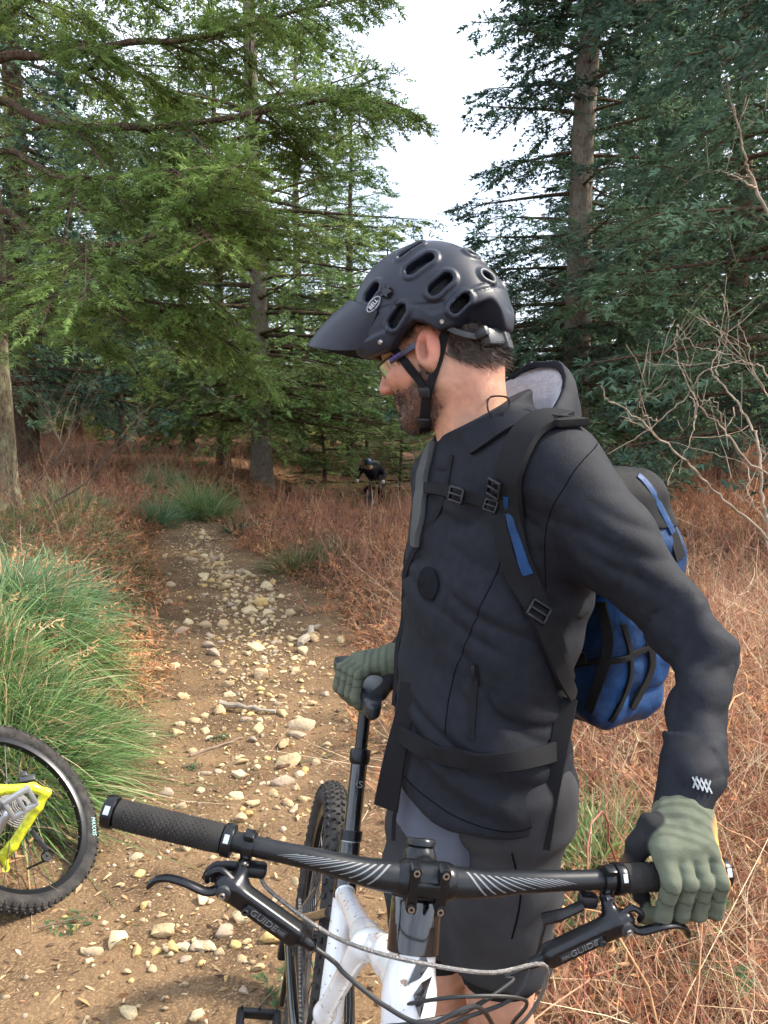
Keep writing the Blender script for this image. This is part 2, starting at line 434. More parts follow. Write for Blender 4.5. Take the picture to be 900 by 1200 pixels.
# the larger stones, from their places on the trail (picture position, width in pixels)
for (u, v, wpx) in [(347, 866, 34), (301, 857, 28), (330, 838, 22), (309, 836, 20), (228, 848, 22), (205, 866, 26), (282, 911, 26), (240, 911, 24),
        (225, 884, 16), (296, 871, 18), (240, 842, 15), (338, 942, 22), (355, 938, 22), (213, 946, 22), (195, 934, 26), (281, 897, 22),
        (168, 1066, 24), (167, 1080, 12), (287, 1084, 34), (217, 1130, 20), (283, 1131, 20), (303, 1141, 24), (257, 1123, 18), (148, 1143, 16),
        (216, 1160, 16), (285, 1172, 20), (180, 1111, 14), (158, 1110, 12), (153, 1192, 28), (230, 1196, 24), (104, 1132, 14), (265, 1156, 14),
        (250, 770, 26), (243, 760, 24), (254, 782, 22), (215, 818, 24), (268, 815, 20), (285, 810, 18), (203, 784, 20), (300, 782, 16),
        (246, 748, 22), (240, 735, 20), (262, 733, 22), (222, 732, 20), (275, 734, 16), (199, 688, 16), (240, 700, 20), (222, 703, 16), (274, 711, 20),
        (168, 740, 18), (198, 707, 16), (330, 700, 14), (366, 750, 26), (368, 745, 20), (364, 826, 18), (290, 845, 24), (320, 862, 14), (262, 858, 12),
        (330, 815, 12), (236, 930, 16), (300, 905, 14), (358, 905, 18), (330, 985, 20), (345, 950, 18)]:
    p = ground_at(u, v); d = proj(p)[2]; try_stone(p[0], p[1], wpx/FPX*d*.5)
n0 = len(placed)
while len(placed) < 296:
    y = RNG.uniform(1.9, 12); u_ = RNG.normal()*.24
    if RNG.random() < .2: u_ = RNG.uniform(-.9, .9)
    x = trail_x(y)+.06+u_*trail_w(y)
    den = .12+.88*math.exp(-((y-6.3)/2.6)**2)
    if RNG.random() > den or abs(u_) > .95: continue
    try_stone(x, y, float(np.clip(RNG.lognormal(-3.3, .55), .013, .10)))
# smaller stones of the central band, too many to pick apart
n3_ = 620; y3 = np.clip(6.2+RNG.normal(size=n3_)*2.4, 2.2, 13); x3 = trail_x(y3)+.05+RNG.normal(size=n3_)*.20*trail_w(y3); r3 = np.clip(RNG.lognormal(-3.75, .38, n3_), .012, .05); z3 = tz(x3, y3)
v3, f3, c3, o3_ = [], [], [], 0
for k in range(n3_):
    if any((a-x3[k])**2+(b-y3[k])**2 < (.75*(c+r3[k]))**2 for a, b, c in placed): continue
    me_ = STHULL[k % 12]; a_ = RNG.uniform(0, 6.28); R3 = A([[math.cos(a_), -math.sin(a_), 0], [math.sin(a_), math.cos(a_), 0], [0, 0, 1]]); v3.append(me_[0]@R3.T*r3[k]+A([x3[k], y3[k], z3[k]+r3[k]*.12])); f3.append(me_[1]+o3_); o3_ += len(me_[0]); c3.append(np.tile(A(STCOL[k % 7])*RNG.uniform(.75, 1.1), (len(me_[0]), 1)))
obj('small_stones', np.concatenate(v3), np.concatenate(f3), mat('small sandstones', attr=True, rough=.9, spec=.2, var=.3, vscale=40), trail, False, np.concatenate(c3), kind='stuff')
N = 4200; yy = RNG.uniform(1.3, 14, N); uu = np.clip(RNG.normal(size=N)*.5, -1, 1); xx = trail_x(yy)+.03+uu*trail_w(yy)
rr = np.clip(RNG.lognormal(-4.75, .42, N), .004, .022)
gv, gf = [], []
sv = [hull_stone(300+i, 9)[0:2] for i in range(5)]
def lite(seed):
    r = np.random.default_rng(seed); V = nrm(A([[1, 0, 0], [-1, 0, 0], [0, 1, 0], [0, -1, 0], [0, 0, 1], [0, 0, -1.]])+r.normal(size=(6, 3))*.25)*A([1, .8, .6])
    return V, A([[0, 2, 4], [2, 1, 4], [1, 3, 4], [3, 0, 4], [2, 0, 5], [1, 2, 5], [3, 1, 5], [0, 3, 5]])
zz = tz(xx, yy); off = 0; cols = []
ang = RNG.uniform(0, 6.28, N); gc = A(STCOL)[RNG.integers(0, 7, N)]*RNG.uniform(.5, 1.05, (N, 1))
for k in range(6):
    V, F = lite(k); m = np.arange(N) % 6 == k; n = m.sum(); c, s = np.cos(ang[m])[:, None], np.sin(ang[m])[:, None]
    W_ = np.stack([V[None, :, 0]*c-V[None, :, 1]*s, V[None, :, 0]*s+V[None, :, 1]*c, np.repeat(V[None, :, 2], n, 0)], -1)*rr[m][:, None, None]
    W_ = W_+np.stack([xx[m], yy[m], zz[m]+rr[m]*.15], -1)[:, None]
    gv.append(W_.reshape(-1, 3)); gf.append((np.arange(n)[:, None, None]*6+F[None]).reshape(-1, 3)+off); off += n*6; cols.append(np.repeat(gc[m], 6, 0))
M_grav = mat('gravel', attr=True, rough=.95, spec=.2)
obj('gravel', np.concatenate(gv), np.concatenate(gf), M_grav, trail, False, np.concatenate(cols), kind='stuff')
# ------------------------------------------------------------------ conifers
def bark_mat(name, c, d, green):
    m = mat(name, c, .95, dark=d, vscale=34, bump=1., bscale=60, spec=.15, detail=8)
    n = m.node_tree
    for z in [q for q in n.nodes if q.type == 'TEX_NOISE']:
        mp = n.nodes.new('ShaderNodeMapping'); mp.inputs['Scale'].default_value = (1.3, 1.3, .5)
        t = [q for q in n.nodes if q.type == 'TEX_COORD'][0]
        n.links.new(t.outputs['Object'], mp.inputs['Vector']); n.links.new(mp.outputs['Vector'], z.inputs['Vector'])
    b = [q for q in n.nodes if q.type == 'BSDF_PRINCIPLED'][0]; src = b.inputs['Base Color'].links[0].from_socket
    z = n.nodes.new('ShaderNodeTexNoise'); z.inputs['Scale'].default_value = 7; z.inputs['Detail'].default_value = 9
    r = n.nodes.new('ShaderNodeMapRange'); r.inputs['From Min'].default_value = .52; r.inputs['From Max'].default_value = .66
    n.links.new([q for q in n.nodes if q.type == 'TEX_COORD'][0].outputs['Object'], z.inputs['Vector']); n.links.new(z.outputs['Fac'], r.inputs['Value'])
    mx = n.nodes.new('ShaderNodeMix'); mx.data_type = 'RGBA'; n.links.new(r.outputs['Result'], mx.inputs['Factor'])
    n.links.new(src, mx.inputs['A']); mx.inputs['B'].default_value = (*green, 1); n.links.new(mx.outputs['Result'], b.inputs['Base Color'])
    return m
M_bark_dark = bark_mat('dark conifer bark', (.15, .09, .06), (.05, .034, .026), (.13, .13, .07))
M_bark_pale = bark_mat('pale conifer bark', (.28, .225, .175), (.12, .095, .075), (.24, .24, .19))
M_bark_lich = bark_mat('lichen bark', (.23, .19, .13), (.07, .055, .04), (.27, .28, .17))
M_leaf = mat('conifer needles', attr=True, rough=.6, spec=.2, trans=.40)
M_twig = mat('dead twig wood', (.22, .16, .12), .9, var=.5, vscale=3, spec=.1)

def needles(S, D, L, U, m, nl, nw, cols, rng):
    """flat sprays: needles on both sides of every twig (S start, D direction, L length, U plane normal)"""
    N = len(S); side = nrm(np.cross(D, U)); Vs = []
    for k in range(m):
        t = (k+rng.random(N))/m
        for sg in (-1, 1):
            b = S+D*(L*t)[:, None]-A([0, 0, 1.])*(L*t*t*.12)[:, None]
            tip = b+(side*sg*.72+D*.66+U*rng.normal(size=(N, 1))*.3)*(nl*(1.05-.55*t)*rng.uniform(.7, 1.2, N))[:, None]
            h = D*(nw*.5)
            Vs.append(np.stack([b-h, b+h, tip], 1))
    b = S+D*L[:, None]*.85; Vs.append(np.stack([b-side*nw*.5, b+side*nw*.5, b+D*nl*1.3], 1))
    V = np.stack(Vs, 1).reshape(-1, 3); q = 2*m+1
    F = np.arange(N*q*3).reshape(-1, 3); C = np.repeat(cols, q*3, 0)
    return V, F, C
def herring(C, L2, n2, n3, tl, droop, rng, t0=.12, tipfade=.25):
    """branchlets and twigs along a limb curve C; returns twigs and branchlet centre lines"""
    K = len(C); t = np.repeat(np.sort(rng.uniform(t0, 1, n2)), 1); f = t*(K-1); i = np.minimum(f.astype(int), K-2); g = (f-i)[:, None]
    B = C[i]*(1-g)+C[i+1]*g; T = nrm(C[i+1]-C[i]); sg = np.where(np.arange(n2) % 2, 1., -1.)[:, None]
    up = A([0, 0, 1.])+0*T; side = nrm(np.cross(T, up)); a = np.radians(rng.uniform(35, 72, n2))[:, None]
    D = nrm(T*np.cos(a)+side*sg*np.sin(a)+up*rng.normal(size=(n2, 1))*.16-up*.08)
    prof = np.minimum(1, (t-t0)/.25+.35)*(tipfade+(1-tipfade)*(1-t)**.55)
    L = L2*prof*rng.uniform(.6, 1.15, n2)
    s = np.linspace(0, 1, 4)[None, :, None]
    BL = B[:, None]+D[:, None]*L[:, None, None]*s-A([0, 0, 1.])*(droop*L)[:, None, None]*s*s
    # twigs
    r = rng.uniform(.1, 1, (n2, n3)); S = B[:, None]+D[:, None]*(L[:, None]*r)[..., None]-A([0, 0, 1.])*((droop*L)[:, None]*r*r)[..., None]
    d2 = nrm(D-A([0, 0, 1.])*droop*.9)[:, None]+np.zeros((n2, n3, 3)); sd = nrm(np.cross(d2, A([0, 0, 1.])))
    q = np.where(rng.random((n2, n3)) < .5, -1., 1.)[..., None]; b = np.radians(rng.uniform(20, 62, (n2, n3)))[..., None]
    TD = nrm(d2*np.cos(b)+sd*q*np.sin(b)+rng.normal(size=(n2, n3, 3))*A([.1, .1, .16]))
    TL = tl*(1.15-.6*r)*rng.uniform(.6, 1.2, (n2, n3))*np.clip(L/L2+.35, .4, 1)[:, None]
    return S.reshape(-1, 3), TD.reshape(-1, 3), TL.ravel(), BL
def ribbon_wood(BLs, w0, rng):
    P = np.concatenate(BLs); N, K, _ = P.shape; sd = nrm(np.cross(P[:, -1]-P[:, 0], rng.normal(size=(N, 3))))
    W = w0*np.linspace(1, .35, K)[None]*np.ones((N, 1)); V, F, _ = ribbons(P, W, sd); return V, F
def conifer(rng, H, R, base_frac, Lmax, nb, n2, n3, tl, m, nl, nw, droop, tint, tint2, lean=(0, 0), dead=14, power=.75, rise=.25, sparse=0.):
    """returns meshes (trunk, branches, crown) in tree space"""
    zt = np.linspace(0, 1, 44); P = np.stack([lean[0]*zt*H+.05*np.sin(zt*7+rng.uniform(0, 6)), lean[1]*zt*H+.05*np.sin(zt*6+rng.uniform(0, 6)), zt*H-.15], -1)
    Rr = R*(1-zt)**.85*(1+.55*np.exp(-zt*H/.35))+.012
    n = 18; V, F = tube(P, Rr, n, False); V = V+nrm(V-np.repeat(P, n, 0))*((noise3(V*A([9, 9, 2.2]), 5)*.10+noise3(V*A([22, 22, 7]), 6)*.07)*R)[:, None]
    trunk = (V, F)
    wood, BLs, S, D, L, U, Cc = [], [], [], [], [], [], []
    hs = np.sort(base_frac+(1-base_frac)*rng.random(nb)**1.15); ph = rng.uniform(0, 6.28)
    for k, h in enumerate(hs):
        if h > .985: continue
        ph += 2.399+rng.normal()*.35; z = h*H
        l = Lmax*((1-h)/(1-base_frac))**power*rng.uniform(.7, 1.12)*(1 if h > base_frac+.06 else .8)+.12
        az = A([math.cos(ph), math.sin(ph), 0]); b = A([np.interp(h, zt, P[:, 0]), np.interp(h, zt, P[:, 1]), z-.15])
        s = np.linspace(0, 1, 9)[:, None]; up = rise*(h*1.4-.25)
        C = b+az*l*s+A([0, 0, 1.])*(l*(up*s-droop*.6*s*s+.10*s**3))+rng.normal(size=3)*A([.06, .06, .03])*l*s*s
        wood.append(tube(C, np.linspace(.018+.010*l, .004, 9), 4, False))
        if sparse and rng.random() < sparse: 
            continue
        s3, d3, l3, bl = herring(C, .55*l+.18, max(6, int(n2*(.35+.65*l/Lmax))), n3, tl, droop, rng)
        S.append(s3); D.append(d3); L.append(l3); BLs.append(bl)
        tt = rng.random(); base = A(tint)*(1-tt)+A(tint2)*tt
        Cc.append((base*rng.uniform(.7, 1.25))[None]*rng.uniform(.65, 1.35, (len(s3), 1)))
    for k in range(dead):                                 # bare dead branches below the crown
        h = rng.uniform(.08, base_frac+.12); ph = rng.uniform(0, 6.28); l = rng.uniform(.5, 1.6)
        az = A([math.cos(ph), math.sin(ph), 0]); b = A([lean[0]*h*H, lean[1]*h*H, h*H]); s = np.linspace(0, 1, 6)[:, None]
        C = b+az*l*s+A([0, 0, 1.])*l*(.05*s-.3*s*s)+rng.normal(size=(6, 3))*.02
        wood.append(tube(C, np.linspace(.016, .004, 6), 4, False))
        for q in range(4):
            j = rng.integers(1, 5); e = nrm(az+rng.normal(size=3)*.7)*rng.uniform(.2, .5)
            wood.append(tube(np.stack([C[j], C[j]+e*.5+A([0, 0, -.03]), C[j]+e]), [.006, .004, .002], 3, False))
    S = np.concatenate(S); D = np.concatenate(D); L = np.concatenate(L); Cc = np.concatenate(Cc)
    U = nrm(A([0, 0, 1.])+rng.normal(size=S.shape)*.35); U = nrm(U-D*(U*D).sum(1, keepdims=True))
    crown = needles(S, D, L, U, m, nl, nw, Cc, rng)
    wv, wf, off = [], [], 0
    for V, F in wood+[ribbon_wood(BLs, .006, rng)]: wv.append(V); wf.append(np.asarray(F)+off); off += len(V)
    return trunk, (np.concatenate(wv), np.concatenate(wf)), crown
def tree_meshes(tr, bark, wood_m=None):
    t, b, c = tr
    mt = meshdata('trunk', *t); mt.materials.append(bark)
    mb = meshdata('branches', *b); mb.materials.append(wood_m or M_bark_dark)
    mc = meshdata('crown', c[0], c[1], False, c[2]); mc.materials.append(M_leaf)
    return mt, mb, mc
def plant_tree(ms, x, y, rz, sc, name, label, group=None, cat='tree', dz=0.):
    e = empty(name, (x, y, float(gz(x, y))-.05+dz), label, cat, group); e.rotation_euler = (0, 0, rz); e.scale = (sc, sc, sc)
    for n_, me in zip(('trunk', 'branches', 'crown'), ms):
        if me is None: continue
        o = bpy.data.objects.new(n_, me); link(o, e)
        if n_ == 'branches': o['kind'] = 'stuff'
    return e
rt = np.random.default_rng(11)
G1, G2 = (.20, .295, .08), (.12, .205, .07)        # sunny yellowish greens
B1, B2 = (.072, .130, .095), (.125, .200, .110)       # dark blue greens
ms_pine = tree_meshes(conifer(rt, 17, .22, .09, 3.9, 140, 29, 6, .34, 4, .10, .045, .30, G2, (.20, .26, .075), dead=16, power=.5, sparse=.18), M_bark_pale)
ms_dark = tree_meshes(conifer(rt, 14, .20, .10, 2.7, 120, 28, 6, .30, 4, .085, .04, .34, B1, B2, dead=10, power=.7), M_bark_dark)
ms_dark2 = tree_meshes(conifer(rt, 15, .22, .16, 2.9, 110, 28, 6, .30, 4, .085, .04, .25, B2, G2, dead=18, power=.62, sparse=.15), M_bark_dark)
ms_pale = tree_meshes(conifer(rt, 12.5, .21, .07, 2.0, 170, 26, 6, .26, 4, .07, .036, .30, B1, B2, lean=(.028, 0), dead=14, power=.85), M_bark_pale)
ms_young = tree_meshes(conifer(rt, 4.2, .06, .05, 1.35, 64, 16, 5, .2, 4, .06, .028, .12, G1, G2, dead=2, power=.85), M_bark_dark)
GL = 'conifers along the wood edge'
def px(u, y): return (u-450)/FPX*y*1.005
plant_tree(ms_pine, px(305, 18), 18, .4, 1.0, 'pine_tree', 'tall pine with a straight pale trunk, rising from grassy edge behind the trail bend')
plant_tree(ms_pale, px(664, 11.5), 11.5, 0, 1.0, 'spruce_tree', 'pale-trunked spruce standing directly behind the grey hood of the person')
def big_dark(u, y, rz, sc, label): return plant_tree(ms_dark, px(u, y), y, rz, sc, 'spruce_tree', label, GL)
big_dark(975, 8.2, 1.0, 1.0, 'dark spruce whose drooping boughs hang in above the bare pale shrub')
big_dark(850, 14.5, 2.0, 1.05, 'dense dark spruce behind the upper twigs of the bare pale shrub')
big_dark(760, 20, 3.3, 1.1, 'dark spruce between the pale-trunked spruce and the bare shrub')
big_dark(35, 15.5, 4.0, 1.25, 'thick-stemmed dark conifer with flared mossy foot behind the lichen-covered trunk')
# the wood behind
fill = [(145, 23, ms_dark2, 'dark-stemmed conifer with its foot in shade, beyond the green tussocks'), (222, 25, ms_dark2, 'dark conifer behind the bleached dead sapling'),
        (262, 21, ms_dark2, 'slim dark conifer close beside the straight pale pine'), (95, 29, ms_dark, 'far conifer in the shade behind the thick-stemmed dark one'),
        (352, 27, ms_pine, 'slender pale-stemmed pine further back beside the tall pine'), (412, 25, ms_dark2, 'dark-stemmed conifer behind the visor of the helmet'),
        (455, 41, ms_dark, 'conifer far behind the oncoming rider'), (185, 34, ms_pine, 'far pine glimpsed deep in the shaded wood'), (-60, 21, ms_dark, 'conifer half cut by the picture edge behind the lichen-covered trunk'),
        (725, 27, ms_dark2, 'conifer seen low behind the pale-trunked spruce'), (900, 24, ms_dark2, 'conifer behind the dense dark spruce'), (820, 31, ms_pine, 'far pine behind the bare pale shrub'),
        (1010, 17, ms_dark, 'dark conifer cut by the picture edge beyond the shrub'), (660, 37, ms_dark, 'far conifer just beside the back of the helmet'), (-10, 33, ms_pine, 'far pine behind the mossy flared stem'),
        (300, 38, ms_dark, 'far dark conifer deep behind the pale pine'), (770, 40, ms_dark2, 'farthest conifer behind the bare shrub'), (385, 46, ms_pine, 'far pine deep behind the slender pale-stemmed one')]
for i, (u, y, ms, lb) in enumerate(fill):
    plant_tree(ms, px(u, y), y, i*1.7, (.9+.25*((i*37) % 10)/10)*(.8 if u in (455, 640) else .74 if 100 < u < 420 else 1), 'conifer', lb, 'conifers of the wood behind')
for (u, y, sc, lb) in [(520, 50, .50, 'small far conifer under the bright sky gap'), (560, 46, .46, 'low far conifer hidden mostly by the helmet'), (490, 47, .55, 'far conifer at the foot of the sky gap'),
                       (600, 43, .55, 'far conifer just behind the helmet')]:
    plant_tree(ms_dark2, px(u, y), y, u, sc, 'conifer', lb, 'conifers of the wood behind')
for (u, y, sc, lb) in [(378, 20.5, .95, 'young fir with light green boughs below the pale pine'), (470, 23, .8, 'young bright fir behind the oncoming rider'), (318, 24, .8, 'young fir in the shade beside the pale pine'),
                       (726, 17, .8, 'young fir behind the blue backpack'), (800, 19, .7, 'young fir behind the lower twigs of the bare shrub'), (430, 29, 1., 'young fir at the wood edge beyond the helmet visor')]:
    plant_tree(ms_young, px(u, y), y, u, sc, 'young_fir', lb, 'young firs at the wood edge')

# ---- the near conifer at the picture edge with long limbs reaching over the trail
rn = np.random.default_rng(23)
TX0, TY0 = px(-14, 8.6), 8.6; z0 = float(gz(TX0, TY0))
near = empty('fir_tree', (TX0, TY0, z0-.1), 'big fir with a lichen-covered trunk at the picture edge, its long limbs overhanging the trail', 'tree')
zt = np.linspace(0, 1, 30); P = np.stack([TX0+.06*np.sin(zt*5), TY0+.05*np.sin(zt*4), z0-.1+zt*13], -1)
V, F = tube(P, .24*(1-zt)**.8*(1+.5*np.exp(-zt*13/.3))+.02, 22, False); V = V+nrm(V-np.repeat(P, 22, 0))*(noise3(V*A([14, 14, 4]), 6)*.03)[:, None]
obj('trunk', V, F, M_bark_lich, near)
def trunk_pt(z): return A([TX0, TY0, z])
limbs = [([(0, 70, 8.2), (60, 62, 8.0), (140, 52, 7.8), (250, 40, 7.6), (350, 12, 7.4), (430, -4, 7.3)], .045),
         ([(0, 118, 8.3), (55, 145, 7.9), (150, 150, 7.6), (220, 143, 7.5), (300, 133, 7.4), (370, 120, 7.4), (438, 94, 7.5)], .042),
         ([(0, 176, 8.2), (60, 203, 7.6), (110, 208, 7.3), (170, 206, 7.1), (235, 200, 7.0)], .034),
         ([(0, 245, 8.1), (45, 275, 7.3), (90, 288, 6.9), (150, 285, 6.6), (205, 268, 6.4), (240, 240, 6.3), (275, 175, 6.3)], .036),
         ([(0, 330, 8.2), (70, 345, 7.4), (140, 350, 7.0), (215, 362, 6.8)], .022),
         ([(0, 20, 8.2), (60, -20, 7.8), (160, -60, 7.4), (300, -90, 7.2)], .04)]
S_, D_, L_, C_, BL_ = [], [], [], [], []
def add_fol(C, L2, n2, n3, tl, dr, t0, g1, g2, rng):
    s3, d3, l3, bl = herring(C, L2, n2, n3, tl, dr, rng, t0, .4); S_.append(s3); D_.append(d3); L_.append(l3); BL_.append(bl)
    tt = rng.random((len(s3), 1)); C_.append((A(g1)*(1-tt)+A(g2)*tt)*rng.uniform(.6, 1.4, (len(s3), 1)))
for k, (pts, r0) in enumerate(limbs):
    Q = [at(*p) for p in pts]; Q = [trunk_pt(Q[0][2]-.15)]+Q; C = spline(Q, 34)
    C = C+np.stack([noise3(C*3+9*k, j) for j in range(3)], -1)*.03
    V, F = tube(C, np.linspace(r0*1.25, .008, 34), 9, True); obj('limb', V, fixF(F), M_bark_dark, near)
    add_fol(C, (.85, .9, 1.0, 1.15, .8, .9)[k], (70, 80, 70, 90, 56, 60)[k], 9, .26, .25+.1*(k > 1), (.3, .3, .15, .18, .2, .1)[k], G1, (.16, .235, .065), rn)
    for q in range(9):                                        # long side boughs carrying more foliage
        j = int(rn.integers(10, 32)); T = nrm(C[min(j+1, 33)]-C[j-1]); sd = nrm(np.cross(T, A([0, 0, 1.])))*(1 if q % 2 else -1)
        dr = nrm(T*rn.uniform(.4, 1)+sd*rn.uniform(.5, 1)+A([0, 0, rn.uniform(-.35, .1)])); l = rn.uniform(.7, 1.5); s = np.linspace(0, 1, 8)[:, None]
        C2 = C[j]+dr*l*s-A([0, 0, 1.])*.3*l*s*s; V, F = tube(C2, np.linspace(r0*.35, .004, 8), 5, True)
        obj('bough', V, fixF(F), M_bark_dark, near)
        add_fol(C2, .5, 26, 7, .22, .3, .08, G1, (.18, .25, .065), rn)
for k in range(46):                                           # the rest of its crown, all round the stem
    h = rn.uniform(3.2, 12.2); ph = rn.uniform(0, 6.28); l = 3.0*(1-h/13)**.6*rn.uniform(.7, 1.1); az = A([math.cos(ph), math.sin(ph), 0])
    if az[0] > .5 and az[1] < .3 and h < 6.3: continue
    s = np.linspace(0, 1, 9)[:, None]; C = trunk_pt(z0+h)+az*l*s+A([0, 0, 1.])*l*(.08*s-.22*s*s)
    BL_.append(np.stack([C[[0, 3, 6, 8]]], 0)); add_fol(C, .9, 26, 6, .28, .3, .12, (.17, .24, .07), (.12, .18, .06), rn)
S_ = np.concatenate(S_); D_ = np.concatenate(D_); L_ = np.concatenate(L_); C_ = np.concatenate(C_)
U_ = nrm(A([0, 0, 1.])+rn.normal(size=S_.shape)*.35); U_ = nrm(U_-D_*(U_*D_).sum(1, keepdims=True))
V, F, C = needles(S_, D_, L_, U_, 6, .054, .016, C_, rn)
obj('crown', V, F, M_leaf, near, False, C)
V, F = ribbon_wood(BL_, .006, rn); obj('branches', V, F, M_bark_dark, near, kind='stuff')
print('near crown tris', len(V))

# ---- the far wood beyond: reads as one mass
rf = np.random.default_rng(77); fv, ff, fc, off = [], [], [], 0; tv, tf, toff = [], [], 0
lowp = [conifer(rf, 13, .2, .03, 3.2, 46, 9, 3, .8, 2, .36, .19, .2, (.30, .34, .09), (.44, .45, .14), dead=2, power=.6) for _ in range(2)]  # sunlight painted into the needles as a pale yellow-green tint
for k in range(54):
    y = rf.uniform(44, 85) if k < 24 else rf.uniform(30, 44); u = rf.uniform(-120, 1020); sc = rf.uniform(.6, 1.15)
    if 425 < u < 650: sc = min(sc, .085*y*.115+.05)
    elif k >= 24: sc *= .62
    x = (u-450)/FPX*y; a = rf.uniform(0, 6.28); c, s_ = math.cos(a), math.sin(a); R_ = A([[c, -s_, 0], [s_, c, 0], [0, 0, 1]])*sc; b = A([x, y, float(gz(x, y))])
    t_, w_, cr_ = lowp[k % 2]; t_ = tube(A([[0, 0, -.3], [0, 0, 4.], [0, 0, 9.], [0, 0, 12.8]]), [.22, .16, .09, .02], 6, False); fv.append(cr_[0]@R_.T+b); ff.append(cr_[1]+off); fc.append(cr_[2]*rf.uniform(.7, 1.3)); off += len(cr_[0]); tv.append(t_[0]@R_.T+b); tf.append(t_[1]+toff); toff += len(t_[0])
far = empty('far_wood', (0, 60, 0), 'sunlit mass of distant conifers glimpsed between the nearer trunks', 'wood'); far['kind'] = 'stuff'
obj('crowns', np.concatenate(fv), np.concatenate(ff), M_leaf, far, False, np.concatenate(fc), kind='stuff'); obj('trunks', np.concatenate(tv), np.concatenate(tf), M_bark_dark, far, kind='stuff')
# ------------------------------------------------------------------ undergrowth
rb = np.random.default_rng(31)
M_stem = mat('dry undergrowth', attr=True, rough=.9, spec=.15, trans=.15)
M_grass = mat('grass blades', attr=True, rough=.55, spec=.3, trans=.35)
def scatter(n, x0, x1, y0, y1, ok, rng):
    X, Y = [], []; c = 0
    while c < n:
        x = rng.uniform(x0, x1, n*2); y = rng.uniform(y0, y1, n*2); m = ok(x, y) > rng.random(n*2); X.append(x[m]); Y.append(y[m]); c += m.sum()
    return np.concatenate(X)[:n], np.concatenate(Y)[:n]
def in_view(x, y, pad=1.2):
    u = x/np.maximum(y, .3); return (np.abs(u) < .50+pad/np.maximum(y, .5)*.5)
def person_clear(x, y):                                    # nothing grows where the person and the bicycles stand
    return ~(((x-.15)**2+(y-1.38)**2 < .30**2) | ((np.abs(x+.12) < .32) & (y < 2.35)))
def twigs(x, y, hlo, hhi, w0, pal, nb, rng, tilt=.35, bend=.5, z0=0.):
    """upright wiry stems with side twigs"""
    n = len(x); B = np.stack([x, y, gz(x, y)-.02+z0], -1); h = rng.uniform(hlo, hhi, n)
    D = nrm(A([0, 0, 1.])+rng.normal(size=(n, 3))*A([tilt, tilt, .1])); Q = rng.normal(size=(n, 3))*bend*A([1, 1, .35])
    s = np.linspace(0, 1, 4)[None, :, None]
    P = B[:, None]+D[:, None]*h[:, None, None]*s+Q[:, None]*h[:, None, None]*s*s*.5+rng.normal(size=(n, 4, 3))*.012*s
    sd = nrm(rng.normal(size=(n, 3))*A([1, .35, .35])); ci = rng.integers(0, len(pal), n); col = A(pal)[ci]*rng.uniform(.6, 1.35, (n, 1))
    V1, F1, C1 = ribbons(P, w0*A([1, .85, .6, .25])[None]*rng.uniform(.6, 1.3, (n, 1)), sd, col)
    t = rng.uniform(.25, .95, (n, nb)); f = t*3; i = np.minimum(f.astype(int), 2); g = (f-i)[..., None]; r = np.arange(n)[:, None]
    b = P[r, i]*(1-g)+P[r, i+1]*g; d = nrm(D[:, None]+rng.normal(size=(n, nb, 3))*.75); l = (h[:, None]*rng.uniform(.15, .42, (n, nb)))[..., None]
    P2 = np.stack([b, b+d*l*.5+rng.normal(size=b.shape)*.008, b+d*l+A([0, 0, .3])*l*.3], 2).reshape(-1, 3, 3); m = n*nb
    V2, F2, C2 = ribbons(P2, w0*.62*A([1, .7, .3])[None]*np.ones((m, 1)), nrm(rng.normal(size=(m, 3))*A([1, .35, .35])), np.repeat(col, nb, 0)*rng.uniform(.8, 1.2, (m, 1)))
    return np.concatenate([V1, V2]), np.concatenate([F1, F2+len(V1)]), np.concatenate([C1, C2])
RED = [(.34, .145, .092), (.40, .18, .115), (.27, .115, .078), (.42, .24, .15), (.20, .088, .064)]
STRAW = [(.56, .42, .26), (.48, .34, .20), (.62, .50, .33), (.42, .27, .15)]
ORNG = [(.48, .22, .10), (.40, .18, .09), (.52, .30, .15), (.32, .15, .08)]
def edge(x, y): return trail_edge(x, y)
# heather field beyond and to the side
ok = lambda x, y: in_view(x, y)*(edge(x, y) > .12)*person_clear(x, y)*np.clip(.35+fbm2(x, y, .5, 2, 50)*.9+.4, .12, 1)
def okR(x, y): return ok(x, y)*(1-.93*((np.abs(x/y*967+13) < 26) & (y > 11.5) & (y < 21)))*(((x > trail_x(y)))*1.0+.55*(x < trail_x(y))*smooth(5.5, 9, y))
x, y = scatter(16500, -11, 13, 5.5, 30, okR, rb)
V, F, C = twigs(x, y, .28, .66, .0034, RED+RED+RED+STRAW[:1]+ORNG, 3, rb, .4, .7)
heather = obj('heather_undergrowth', V, F, M_stem, None, False, C); tag(heather, 'reddish-brown wiry heather and bilberry covering the ground beside the trail', 'undergrowth', kind='stuff')
# close tangle beside the person
def okN(x, y): return in_view(x, y, .9)*(edge(x, y) > -.02)*person_clear(x, y)*((x > .18)+0.0)
x, y = scatter(7500, .15, 4.2, 1.25, 6.2, okN, rb)
V, F, C = twigs(x, y, .14, .46, .0020, RED+RED+STRAW+ORNG[:1], 4, rb, 1.2, 1.3)
x2, y2 = scatter(3200, .2, 4.2, 1.3, 6.5, okN, rb)
V2, F2, C2 = twigs(x2, y2, .3, .75, .0020, STRAW+STRAW+RED, 2, rb, 2.2, .9)
tang = obj('twig_tangle', np.concatenate([V, V2]), np.concatenate([F, F2+len(V)]), M_stem, None, False, np.concatenate([C, C2]))
tag(tang, 'dense tangle of thin dry reddish stems beside and behind the person', 'undergrowth', kind='stuff')
